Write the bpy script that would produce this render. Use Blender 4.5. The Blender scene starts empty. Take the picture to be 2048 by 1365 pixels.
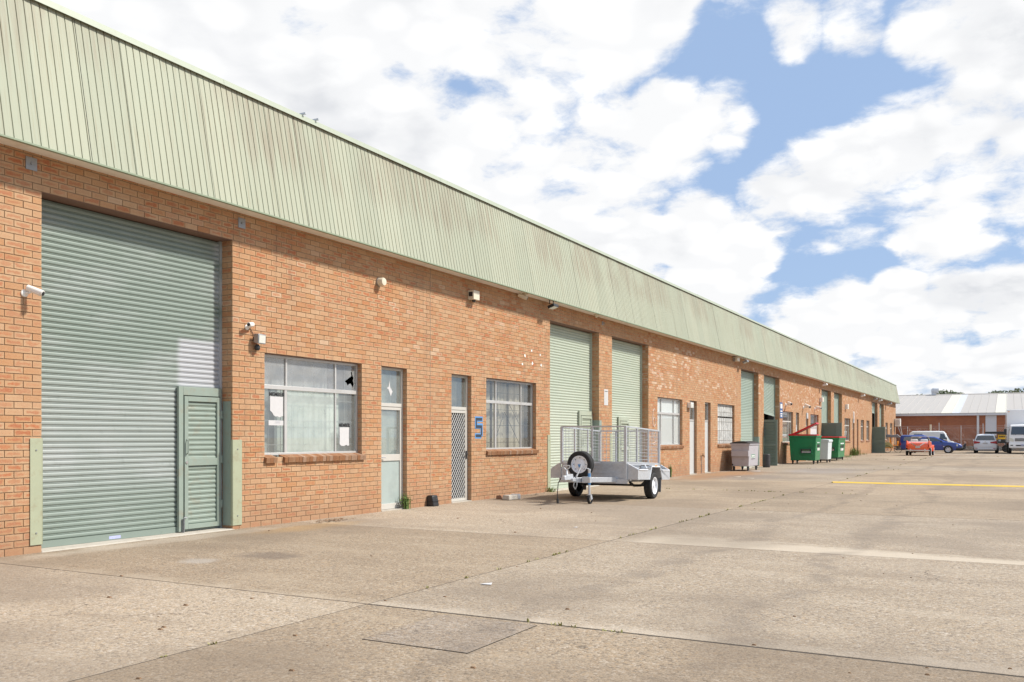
import bpy, bmesh, math, random
from mathutils import Vector, Matrix, Euler
import numpy as np
R = math.radians
random.seed(7)
SC = bpy.context.scene
COL = SC.collection

# ------------------------------------------------------------------ camera
# level camera, eye height 1.465 m, long wall on the plane X = -D running along +Y
FPX, VPX, HOR, EYE, D = 1815.0, 2020.0, 873.5, 1.465, 10.743
TH = math.atan((VPX - 1024) / FPX)
SN, CS = math.sin(TH), math.cos(TH)
cam_d = bpy.data.cameras.new('camera'); cam = bpy.data.objects.new('camera', cam_d); COL.objects.link(cam)
cam.location = (0, 0, EYE); cam.rotation_euler = (R(90), 0, TH)
cam_d.sensor_width = 36; cam_d.lens = 36 * FPX / 2048; cam_d.shift_y = (HOR - 682.5) / 2048
cam_d.clip_end = 3000; cam_d.clip_start = 0.05
SC.camera = cam

def wy(px, d=D):                       # photo column -> Y on the plane X=-d
    q = (px - 1024) / FPX
    return d * (CS + SN * q) / (SN - CS * q)
def wz(px, py, d=D):                   # photo pixel -> height on the plane X=-d
    q = (px - 1024) / FPX
    return EYE + (HOR - py) * (d / (SN - CS * q)) / FPX
def gp(px, py):                        # photo pixel -> point on the ground
    t = FPX * EYE / (py - HOR); l = (px - 1024) / FPX * t
    return (-SN * t + CS * l, CS * t + SN * l)
def skydir(px, py):
    q = (px - 1024) / FPX; e = (HOR - py) / FPX
    return Vector((-SN + CS * q, CS + SN * q, e)).normalized()

# ------------------------------------------------------------------ node helper
class NT:
    def __init__(s, tree): s.t = tree
    def n(s, typ, **kw):
        x = s.t.nodes.new(typ)
        for k, v in kw.items(): setattr(x, k, v)
        return x
    def put(s, sock, v):
        if v is None: return
        if isinstance(v, (int, float)):
            sock.default_value = v if not hasattr(sock.default_value, '__len__') else (v,) * len(sock.default_value)
        elif isinstance(v, (tuple, list, Vector)):
            v = tuple(v)
            if len(sock.default_value) == 4 and len(v) == 3: v = v + (1,)
            sock.default_value = v
        else: s.t.links.new(v, sock)
    def m(s, op, a, b=None, c=None, clamp=False):
        x = s.n('ShaderNodeMath', operation=op); x.use_clamp = clamp
        for i, v in enumerate((a, b, c)): s.put(x.inputs[i], v)
        return x.outputs[0]
    def vm(s, op, a, b=None, out=0):
        x = s.n('ShaderNodeVectorMath', operation=op); s.put(x.inputs[0], a); s.put(x.inputs[1], b)
        return x.outputs[out]
    def mix(s, f, a, b, blend='MIX'):
        x = s.n('ShaderNodeMix', data_type='RGBA', blend_type=blend)
        s.put(x.inputs[0], f); s.put(x.inputs[6], a); s.put(x.inputs[7], b)
        return x.outputs[2]
    def noise(s, vec, scale, detail=3, rough=0.5, dist=0.0, out=0):
        x = s.n('ShaderNodeTexNoise'); s.put(x.inputs['Vector'], vec); x.inputs['Scale'].default_value = scale
        x.inputs['Detail'].default_value = detail; x.inputs['Roughness'].default_value = rough; x.inputs['Distortion'].default_value = dist
        return x.outputs[out]
    def vor(s, vec, scale, out='Color', feature='F1'):
        x = s.n('ShaderNodeTexVoronoi', feature=feature); s.put(x.inputs['Vector'], vec); x.inputs['Scale'].default_value = scale
        return x.outputs[out]
    def mr(s, v, a, b, c=0.0, d=1.0, smooth=True):
        x = s.n('ShaderNodeMapRange', interpolation_type='SMOOTHSTEP' if smooth else 'LINEAR')
        s.put(x.inputs[0], v)
        for i, k in enumerate((a, b, c, d)): s.put(x.inputs[i + 1], k)
        return x.outputs[0]
    def ramp(s, v, stops, const=False):
        x = s.n('ShaderNodeValToRGB'); s.put(x.inputs[0], v); e = x.color_ramp.elements
        if const: x.color_ramp.interpolation = 'CONSTANT'
        while len(e) < len(stops): e.new(0.5)
        for k, (p, c) in zip(e, stops): k.position = p; k.color = tuple(c) + (1,)
        return x.outputs[0]
    def sep(s, v):
        x = s.n('ShaderNodeSeparateXYZ'); s.put(x.inputs[0], v); return x.outputs
    def comb(s, a, b, c):
        x = s.n('ShaderNodeCombineXYZ')
        for i, v in enumerate((a, b, c)): s.put(x.inputs[i], v)
        return x.outputs[0]
    def pos(s): return s.n('ShaderNodeNewGeometry').outputs['Position']
    def obj(s): return s.n('ShaderNodeTexCoord').outputs['Object']
    def bump(s, h, strength=0.3, dist=0.01):
        x = s.n('ShaderNodeBump'); s.put(x.inputs['Height'], h); x.inputs['Strength'].default_value = strength; x.inputs['Distance'].default_value = dist
        return x.outputs[0]

# ------------------------------------------------------------------ sky and sun
CLOUD_LIT, CLOUD_SHADE = (10.8, 10.8, 10.8), (7.3, 7.5, 7.9)
SUN_AZ, SUN_EL = R(28), R(46)          # azimuth measured from +X towards +Y
sun_v = Vector((math.cos(SUN_EL) * math.cos(SUN_AZ), math.cos(SUN_EL) * math.sin(SUN_AZ), math.sin(SUN_EL)))
W = bpy.data.worlds.new('World'); SC.world = W; W.use_nodes = True
W.cycles.sampling_method = 'MANUAL'; W.cycles.sample_map_resolution = 256
nt = NT(W.node_tree); W.node_tree.nodes.clear()
sky = nt.n('ShaderNodeTexSky', sky_type='NISHITA'); sky.sun_disc = False
sky.sun_elevation = SUN_EL; sky.sun_rotation = math.pi / 2 - SUN_AZ
sky.air_density = 1.0; sky.dust_density = 0.6; sky.ozone_density = 1.3
dirv = nt.vm('NORMALIZE', nt.n('ShaderNodeTexCoord').outputs['Generated'])
sp = nt.sep(dirv)
# cloud deck: project the direction on a shallow dome so clouds flatten towards the horizon
den = nt.m('ADD', nt.m('MAXIMUM', sp[2], 0.0), 0.34)
pl = nt.comb(nt.m('DIVIDE', sp[0], den), nt.m('DIVIDE', sp[1], den), nt.m('MULTIPLY', sp[2], 1.5))
def warped(amt, scale):
    wn = nt.noise(pl, scale, 4, 0.6, out=1); s = nt.n('ShaderNodeVectorMath', operation='SCALE')
    nt.put(s.inputs[0], nt.vm('SUBTRACT', wn, (0.5, 0.5, 0.5))); s.inputs['Scale'].default_value = amt
    return nt.vm('ADD', pl, s.outputs[0])
plw = warped(0.10, 4.0)
n1 = nt.noise(plw, 3.2, 8, 0.52)
nf = nt.noise(plw, 11.0, 8, 0.66)
vb = nt.n('ShaderNodeTexVoronoi', feature='SMOOTH_F1'); nt.put(vb.inputs['Vector'], plw); vb.inputs['Scale'].default_value = 13.0; vb.inputs['Smoothness'].default_value = 0.35
billow = nt.m('SUBTRACT', 0.42, vb.outputs['Distance'])
acc = nt.m('ADD', nt.m('MULTIPLY', nt.m('SUBTRACT', n1, 0.5), 2.0), nt.m('ADD', nt.m('MULTIPLY', nt.m('SUBTRACT', nf, 0.5), 1.15), nt.m('MULTIPLY', billow, 0.35)))
def near_dir(px, py, rpx):
    dt = nt.vm('DOT_PRODUCT', dirv, tuple(skydir(px, py)), out=1)
    return nt.mr(dt, math.cos(math.atan(rpx / FPX)), 1.0)
# cumulus heaps of the afternoon sky: (column, row, radius) of each swelling
puffs = [(1330,265,120),(1440,240,80),(1210,320,160),
    (1570,400,90),(1680,390,125),(1800,340,140),(1900,410,125),(1985,280,130),(2050,330,130),(1860,460,85),
    (1600,55,70),(1700,40,85),(1850,50,90),(1960,45,110),(2050,100,90),
    (1620,690,110),(1690,640,90),(1800,610,80),(1910,605,75),(2030,640,110),(1850,750,170),
    (1120,460,140),(1250,490,120),(1390,475,100),(1490,490,80),(1420,560,110),
    (300,100,760),(800,60,420),(820,330,420),(1040,150,210),(1180,40,180),(1300,20,90)]
heap = 0.0
for px, py, rr in puffs:
    g = near_dir(px, py, rr * 1.15); heap = g if heap == 0.0 else nt.m('MAXIMUM', heap, g)
acc = nt.m('ADD', acc, nt.m('MULTIPLY', heap, 0.80))
for px, py, rr, k in ((1600, 330, 900, -.40), (740, 160, 110, -.50), (620, 15, 100, -.40), (890, 190, 70, -.34)):
    acc = nt.m('ADD', acc, nt.m('MULTIPLY', near_dir(px, py, rr), k))
cover = nt.mr(acc, -0.22, 0.24)
# thick cores and undersides turn grey, swellings towards the sun stay white
n3 = nt.noise(plw, 2.4, 5, 0.5)
core = nt.m('MULTIPLY', nt.mr(acc, 0.30, 0.95), 0.55)
low = nt.m('MULTIPLY', nt.mr(nt.m('MULTIPLY', billow, -1.0), -0.12, 0.22), 0.28)
shade = nt.m('ADD', nt.m('MULTIPLY', core, nt.mr(n3, 0.40, 0.66)), nt.m('ADD', low, nt.m('MULTIPLY', nt.mr(n3, 0.50, 0.72), 0.30)), clamp=True)
ccol = nt.mix(shade, CLOUD_LIT, CLOUD_SHADE)
skyc = nt.mix(0.70, sky.outputs[0], (4.6, 6.4, 9.6))
final = nt.mix(cover, skyc, ccol)
bg = nt.n('ShaderNodeBackground'); nt.put(bg.inputs[0], final); bg.inputs[1].default_value = 0.088
wo = nt.n('ShaderNodeOutputWorld'); W.node_tree.links.new(bg.outputs[0], wo.inputs[0])
sl = bpy.data.lights.new('sun', 'SUN'); sl.energy = 5.0; sl.angle = R(4.5); sl.color = (1.0, 0.95, 0.87)
so = bpy.data.objects.new('sun', sl); COL.objects.link(so); so.location = (20, 10, 30)
so.rotation_euler = sun_v.to_track_quat('Z', 'Y').to_euler()
SC.view_settings.view_transform = 'Standard'; SC.view_settings.look = 'None'
SC.view_settings.exposure = 0.16; SC.view_settings.gamma = 1.0; SC.view_settings.use_curve_mapping = False
SC.render.engine = 'CYCLES'

# ------------------------------------------------------------------ mesh helper
class MB:
    def __init__(s): s.v = []; s.f = []
    def quad(s, a, b, c, d): i = len(s.v); s.v += [a, b, c, d]; s.f.append((i, i+1, i+2, i+3)); return s
    def poly(s, pts): i = len(s.v); s.v += list(pts); s.f.append(tuple(range(i, i + len(pts)))); return s
    def box(s, x0, x1, y0, y1, z0, z1):
        if x0 > x1: x0, x1 = x1, x0
        if y0 > y1: y0, y1 = y1, y0
        if z0 > z1: z0, z1 = z1, z0
        i = len(s.v)
        s.v += [(x0,y0,z0),(x1,y0,z0),(x1,y1,z0),(x0,y1,z0),(x0,y0,z1),(x1,y0,z1),(x1,y1,z1),(x0,y1,z1)]
        s.f += [(i,i+3,i+2,i+1),(i+4,i+5,i+6,i+7),(i,i+1,i+5,i+4),(i+1,i+2,i+6,i+5),(i+2,i+3,i+7,i+6),(i+3,i,i+4,i+7)]
        return s
    def hexa(s, b, t):                 # 4 bottom + 4 top corners (ccw from above)
        i = len(s.v); s.v += list(b) + list(t)
        s.f += [(i,i+3,i+2,i+1),(i+4,i+5,i+6,i+7),(i,i+1,i+5,i+4),(i+1,i+2,i+6,i+5),(i+2,i+3,i+7,i+6),(i+3,i,i+4,i+7)]
        return s
    def tube(s, p, q, r, r2=None, n=8, cap=True):
        p, q = Vector(p), Vector(q); r2 = r if r2 is None else r2
        ax = (q - p).normalized(); u = ax.orthogonal().normalized(); w = ax.cross(u); i = len(s.v)
        if n == 4: u = (u + w).normalized(); w = ax.cross(u)
        for c, rr in ((p, r), (q, r2)):
            for k in range(n):
                a = 2 * math.pi * k / n; s.v.append(tuple(c + u * (rr * math.cos(a)) + w * (rr * math.sin(a))))
        for k in range(n): s.f.append((i+k, i+(k+1) % n, i+n+(k+1) % n, i+n+k))
        if cap: s.f += [tuple(i+n-1-k for k in range(n)), tuple(i+n+k for k in range(n))]
        return s
    def path(s, pts, r, n=6):
        for a, b in zip(pts, pts[1:]): s.tube(a, b, r, n=n)
        return s
    def bar(s, p, q, w, h):            # box beam between two points, w sideways, h upwards
        p, q = Vector(p), Vector(q); ax = (q - p).normalized()
        side = ax.cross(Vector((0, 0, 1)))
        side = side.normalized() if side.length > 1e-4 else Vector((1, 0, 0))
        up = side.cross(ax).normalized(); a = side * (w / 2); b = up * (h / 2)
        return s.hexa([tuple(p-a-b), tuple(p+a-b), tuple(q+a-b), tuple(q-a-b)], [tuple(p-a+b), tuple(p+a+b), tuple(q+a+b), tuple(q-a+b)])
    def prism(s, pts, axis, a, b):     # polygon extruded along axis 0/1/2 from a to b
        def P(u, v, w):
            return {0: (w, u, v), 1: (u, w, v), 2: (u, v, w)}[axis]
        n = len(pts); i = len(s.v)
        s.v += [P(u, v, a) for u, v in pts] + [P(u, v, b) for u, v in pts]
        s.f += [tuple(range(i, i+n)), tuple(range(i+2*n-1, i+n-1, -1))]
        for k in range(n): s.f.append((i+k, i+(k+1) % n, i+n+(k+1) % n, i+n+k))
        return s
    def lathe(s, prof, axis=2, c=(0, 0, 0), n=24):   # prof: (radius, height) list, revolved round an axis
        i = len(s.v)
        for r, h in prof:
            for k in range(n):
                a = 2 * math.pi * k / n; u, v = r * math.cos(a), r * math.sin(a)
                o = {0: (h, u, v), 1: (u, h, v), 2: (u, v, h)}[axis]
                s.v.append((c[0]+o[0], c[1]+o[1], c[2]+o[2]))
        m = len(prof)
        for j in range(m - 1):
            for k in range(n):
                s.f.append((i+j*n+k, i+j*n+(k+1) % n, i+(j+1)*n+(k+1) % n, i+(j+1)*n+k))
        return s
    def loft(s, rings, cap=True):
        n = len(rings[0]); i = len(s.v)
        for r in rings: s.v += [tuple(p) for p in r]
        for j in range(len(rings) - 1):
            for k in range(n):
                s.f.append((i+j*n+k, i+j*n+(k+1) % n, i+(j+1)*n+(k+1) % n, i+(j+1)*n+k))
        if cap: s.f += [tuple(i+n-1-k for k in range(n)), tuple(i+(len(rings)-1)*n+k for k in range(n))]
        return s
    def mesh(s, name='mesh', smooth=None):
        me = bpy.data.meshes.new(name); me.from_pydata([tuple(v) for v in s.v], [], s.f)
        bm = bmesh.new(); bm.from_mesh(me); bmesh.ops.recalc_face_normals(bm, faces=bm.faces); bm.to_mesh(me); bm.free()
        if smooth:
            me.polygons.foreach_set('use_smooth', [True] * len(me.polygons)); me.set_sharp_from_angle(angle=R(smooth))
        return me
def obj(name, me, mat=None, parent=None, smooth=None, bevel=None, loc=None, rot=None, kind=None):
    if isinstance(me, MB): me = me.mesh(name, smooth)
    if mat is not None and not me.materials: me.materials.append(mat)
    o = bpy.data.objects.new(name, me); COL.objects.link(o)
    if parent: o.parent = parent
    if loc: o.location = loc
    if rot: o.rotation_euler = rot
    if kind: o['kind'] = kind
    if bevel:
        b = o.modifiers.new('bevel', 'BEVEL'); b.width = bevel; b.segments = 2; b.limit_method = 'ANGLE'; b.angle_limit = R(40)
        me.polygons.foreach_set('use_smooth', [True] * len(me.polygons)); b.harden_normals = False
        me.set_sharp_from_angle(angle=R(50))
    return o
def thing(name, label, cat, loc=(0, 0, 0), rz=0, group=None):
    o = bpy.data.objects.new(name, None); COL.objects.link(o); o.location = loc; o.rotation_euler = (0, 0, rz)
    return tag(o, label, cat, group)
def tag(o, label, cat=None, group=None, kind=None):
    o['label'] = label
    if cat: o['category'] = cat
    if group: o['group'] = group
    if kind: o['kind'] = kind
    return o
def text_mesh(body, size, depth=0.0006, align='LEFT'):
    c = bpy.data.curves.new('lettering', 'FONT'); c.body = body; c.size = size; c.extrude = depth; c.align_x = align; c.resolution_u = 3; c.offset = size * .035
    o = bpy.data.objects.new('lettering_tmp', c); COL.objects.link(o)
    dg = bpy.context.evaluated_depsgraph_get(); me = bpy.data.meshes.new_from_object(o.evaluated_get(dg))
    bpy.data.objects.remove(o); bpy.data.curves.remove(c); me.materials.clear()
    return me
WALLROT = (R(90), 0, R(90))            # text on the long wall: reads along +Y, faces +X
FRONTROT = (R(90), 0, 0)               # text facing -Y

# ------------------------------------------------------------------ materials
def new_mat(name):
    m = bpy.data.materials.new(name); m.use_nodes = True; m.node_tree.nodes.clear()
    t = NT(m.node_tree); b = t.n('ShaderNodeBsdfPrincipled'); o = t.n('ShaderNodeOutputMaterial')
    m.node_tree.links.new(b.outputs[0], o.inputs[0])
    return m, t, b, o
def basic(name, col, rough=0.6, metal=0.0, var=0.15, vs=6.0, bump=0.0, bs=60, coat=0.0, dirt=None, dirt_amt=0.5, dirt_scale=3, spec=0.5):
    m, t, b, o = new_mat(name); v = t.obj()
    n = t.noise(v, vs, 5, 0.6)
    c = t.mix(n, tuple(x * (1 - var) for x in col), tuple(min(1, x * (1 + var)) for x in col))
    if dirt:
        dn = t.noise(v, dirt_scale, 7, 0.65)
        c = t.mix(t.m('MULTIPLY', t.mr(dn, 0.5, 0.72), dirt_amt), c, dirt)
    t.put(b.inputs['Base Color'], c); b.inputs['Metallic'].default_value = metal
    t.put(b.inputs['Roughness'], t.m('ADD', rough, t.m('MULTIPLY', t.m('SUBTRACT', n, 0.5), 0.15), clamp=True))
    b.inputs['Coat Weight'].default_value = coat; b.inputs['Coat Roughness'].default_value = 0.06
    b.inputs['Specular IOR Level'].default_value = spec
    if bump: t.put(b.inputs['Normal'], t.bump(t.noise(v, bs, 4, 0.6), bump, 0.01))
    return m
def glass(name, tint=(0.90, 0.93, 0.91), film=0.0, filmcol=(0.6, 0.63, 0.6), ior=1.5):
    m, t, b, o = new_mat(name)
    b.inputs['Roughness'].default_value = 0.02; b.inputs['Base Color'].default_value = tuple(filmcol) + (1,)
    tr = t.n('ShaderNodeBsdfTransparent'); tr.inputs[0].default_value = tuple(tint) + (1,)
    gl = t.n('ShaderNodeBsdfGlossy'); gl.inputs['Roughness'].default_value = 0.015; gl.inputs[0].default_value = (1, 1, 1, 1)
    df = t.n('ShaderNodeBsdfDiffuse'); df.inputs[0].default_value = tuple(filmcol) + (1,)
    v = t.obj(); dn = t.noise(v, 3.5, 5, 0.65)
    m1 = t.n('ShaderNodeMixShader'); t.put(m1.inputs[0], t.m('MULTIPLY', t.mr(dn, 0.1, 0.9, 0.65, 1.35), film, clamp=True))
    m.node_tree.links.new(tr.outputs[0], m1.inputs[1]); m.node_tree.links.new(df.outputs[0], m1.inputs[2])
    fr = t.n('ShaderNodeLayerWeight'); fr.inputs[0].default_value = 0.5
    refl = t.m('ADD', 0.12, t.m('MULTIPLY', t.m('POWER', fr.outputs['Facing'], 5.0), 0.9))
    m2 = t.n('ShaderNodeMixShader'); t.put(m2.inputs[0], refl)
    m.node_tree.links.new(m1.outputs[0], m2.inputs[1]); m.node_tree.links.new(gl.outputs[0], m2.inputs[2])
    m.node_tree.links.new(m2.outputs[0], o.inputs[0]); m.node_tree.nodes.remove(b)
    return m

def brick_material():
    m, t, b, o = new_mat('brick')
    at = t.n('ShaderNodeAttribute', attribute_name='brick'); a = t.sep(at.outputs['Vector'])
    uv = t.n('ShaderNodeUVMap', uv_map='face').outputs[0]; u = t.sep(uv); P = t.pos()
    base = t.ramp(a[0], [(0.0, (.45, .26, .135)), (0.22, (.475, .29, .16)), (0.42, (.495, .32, .185)), (0.62, (.455, .245, .115)), (0.78, (.42, .20, .088)), (0.9, (.54, .375, .24)), (1.0, (.60, .45, .325))])
    # flashed, redder patches in the middle of the faces
    w = t.noise(P, 14, 3, 0.6)
    ed = t.m('MINIMUM', t.m('MULTIPLY', t.m('MINIMUM', u[0], t.m('SUBTRACT', 1.0, u[0])), 2.2), t.m('MINIMUM', u[1], t.m('SUBTRACT', 1.0, u[1])))
    w2 = t.noise(t.vm('ADD', P, t.comb(t.m('MULTIPLY', a[2], 9.0), 0.0, 0.0)), 9, 2, 0.5)
    mid = t.mr(t.m('ADD', ed, t.m('ADD', t.m('MULTIPLY', t.m('SUBTRACT', w, 0.5), 0.45), t.m('MULTIPLY', t.m('SUBTRACT', w2, 0.5), 0.9))), 0.08, 0.42)
    hot = t.m('MULTIPLY', mid, t.mr(a[1], 0.10, 1.0, 0.15, 1.0))
    c = t.mix(hot, base, t.mix(a[2], (.42, .135, .05), (.37, .125, .055)))
    # diagonal rusticated grain
    pr = t.sep(P)
    gr = t.noise(t.comb(t.m('MULTIPLY', t.m('ADD', pr[0], pr[1]), 45.0), t.m('MULTIPLY', pr[2], 150.0), t.m('MULTIPLY', a[1], 30.0)), 1.0, 4, 0.65, 0.8)
    c = t.mix(t.m('MULTIPLY', t.mr(gr, 0.45, 0.75), 0.34), c, (.58, .43, .295))
    c = t.mix(t.m('MULTIPLY', t.mr(gr, 0.28, 0.45, 1.0, 0.0), 0.40), c, (.25, .115, .06))
    # grime near the ground and scattered weathering
    big = t.noise(P, 0.9, 5, 0.6)
    c = t.mix(t.m('MULTIPLY', t.mr(big, 0.48, 0.75), 0.30), c, (.40, .22, .125))
    low = t.m('MULTIPLY', t.mr(t.m('ADD', pr[2], t.m('MULTIPLY', t.noise(P, 2.5, 4), 0.7)), 0.30, 1.0, 1.0, 0.0), 0.62)
    c = t.mix(low, c, (.33, .19, .115))
    spl = t.m('MULTIPLY', t.mr(t.noise(P, 2.1, 6, 0.7), 0.66, 0.74), t.mr(pr[2], 0.9, 0.2))
    c = t.mix(t.m('MULTIPLY', spl, 0.5), c, (.56, .45, .35))
    run = t.noise(t.comb(0.0, t.m('MULTIPLY', pr[1], 3.0), t.m('MULTIPLY', pr[2], 0.35)), 1.0, 6, 0.65)
    c = t.mix(t.m('MULTIPLY', t.mr(run, 0.52, 0.74), 0.40), c, (.24, .15, .10))
    c = t.mix(t.m('MULTIPLY', t.mr(t.noise(P, 0.45, 4, .6), 0.42, 0.66), 0.22), c, (.46, .31, .185))
    hs = t.n('ShaderNodeHueSaturation'); hs.inputs['Saturation'].default_value = 0.98; t.put(hs.inputs['Color'], c); c = hs.outputs[0]
    t.put(b.inputs['Base Color'], c); b.inputs['Roughness'].default_value = 0.9; b.inputs['Specular IOR Level'].default_value = 0.2
    t.put(b.inputs['Normal'], t.bump(t.m('ADD', gr, t.m('MULTIPLY', w, 0.5)), 0.55, 0.006))
    return m

def sheet_material():                  # weathered pale green fascia sheeting
    m, t, b, o = new_mat('fascia_paint'); P = t.pos(); p = t.sep(P)
    base = t.mix(t.noise(P, 0.5, 4), (.34, .362, .272), (.39, .405, .315))
    st = t.noise(t.comb(t.m('MULTIPLY', p[1], 9.0), t.m('MULTIPLY', p[2], 0.45), 0.0), 1.0, 5, 0.65)
    fine = t.noise(t.comb(t.m('MULTIPLY', p[1], 40.0), t.m('MULTIPLY', p[2], 1.2), 3.0), 1.0, 4, 0.6)
    zone = t.noise(t.comb(t.m('MULTIPLY', p[1], 0.55), t.m('MULTIPLY', p[2], 0.25), 1.0), 1.0, 3, 0.6)
    up = t.mr(t.m('ADD', p[2], t.m('MULTIPLY', t.noise(t.comb(t.m('MULTIPLY', p[1], 5.2), 0.0, 0.0), 1.0, 2), 1.4)), 6.30, 6.95)
    patch = t.m('MULTIPLY', t.m('MULTIPLY', up, t.mr(zone, 0.42, 0.56)), t.mr(st, 0.36, 0.60))
    c = t.mix(t.m('MULTIPLY', patch, 0.55), base, (.26, .205, .15))
    c = t.mix(t.m('MULTIPLY', t.mr(fine, 0.50, 0.72), 0.50), c, (.29, .25, .165))
    c = t.mix(t.m('MULTIPLY', t.mr(st, 0.54, 0.75), 0.45), c, (.26, .225, .155))
    c = t.mix(t.m('MULTIPLY', t.mr(zone, 0.40, 0.24), 0.30), c, (.33, .39, .30))
    rnd = t.n('ShaderNodeObjectInfo').outputs['Random']; c = t.mix(1.0, c, t.mix(rnd, (.93, .94, .93), (1.04, 1.03, 1.02)), 'MULTIPLY')
    t.put(b.inputs['Base Color'], c); b.inputs['Roughness'].default_value = 0.62; b.inputs['Specular IOR Level'].default_value = 0.3
    t.put(b.inputs['Normal'], t.bump(t.noise(P, 3.0, 3), 0.08, 0.02))
    return m

def roller_material(name, green, fade, patch=False, amt=0.6):
    m, t, b, o = new_mat(name); P = t.pos(); p = t.sep(P)
    n = t.noise(t.comb(p[0], t.m('MULTIPLY', p[1], 0.7), t.m('MULTIPLY', p[2], 2.0)), 1.0, 6, 0.6)
    band = t.m('MULTIPLY', t.mr(p[2], 0.35, 1.2), t.mr(p[2], 2.9, 1.7))
    f = t.m('MULTIPLY', t.m('ADD', t.m('MULTIPLY', band, 0.8), t.m('MULTIPLY', t.mr(n, 0.45, 0.7), 0.5)), amt, clamp=True)
    c = t.mix(f, green, fade)
    c = t.mix(t.m('MULTIPLY', t.mr(t.noise(P, 6, 7, 0.7), 0.55, 0.75), 0.3), c, tuple(x * 0.6 for x in green))
    if patch:   # repainted pale grey spray patch and worn edge by the jamb
        py0, py1 = wy(352, D + .27), wy(440, D + .27)
        k = t.m('MULTIPLY', t.mr(t.m('ADD', p[1], t.m('MULTIPLY', n, 0.1)), py0 + .02, py0 + .16), t.m('MULTIPLY', t.mr(p[2], 2.20, 2.26), t.mr(p[2], 3.00, 2.90)))
        c = t.mix(t.m('MULTIPLY', k, 0.9), c, (.43, .44, .465))
        e = t.m('MULTIPLY', t.mr(p[1], py1 - .20, py1 - .05), t.m('MULTIPLY', t.mr(n, 0.42, 0.6), 0.5))
        c = t.mix(e, c, (.50, .51, .54))
    t.put(b.inputs['Base Color'], c); b.inputs['Roughness'].default_value = 0.5; b.inputs['Specular IOR Level'].default_value = 0.35
    return m

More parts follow.
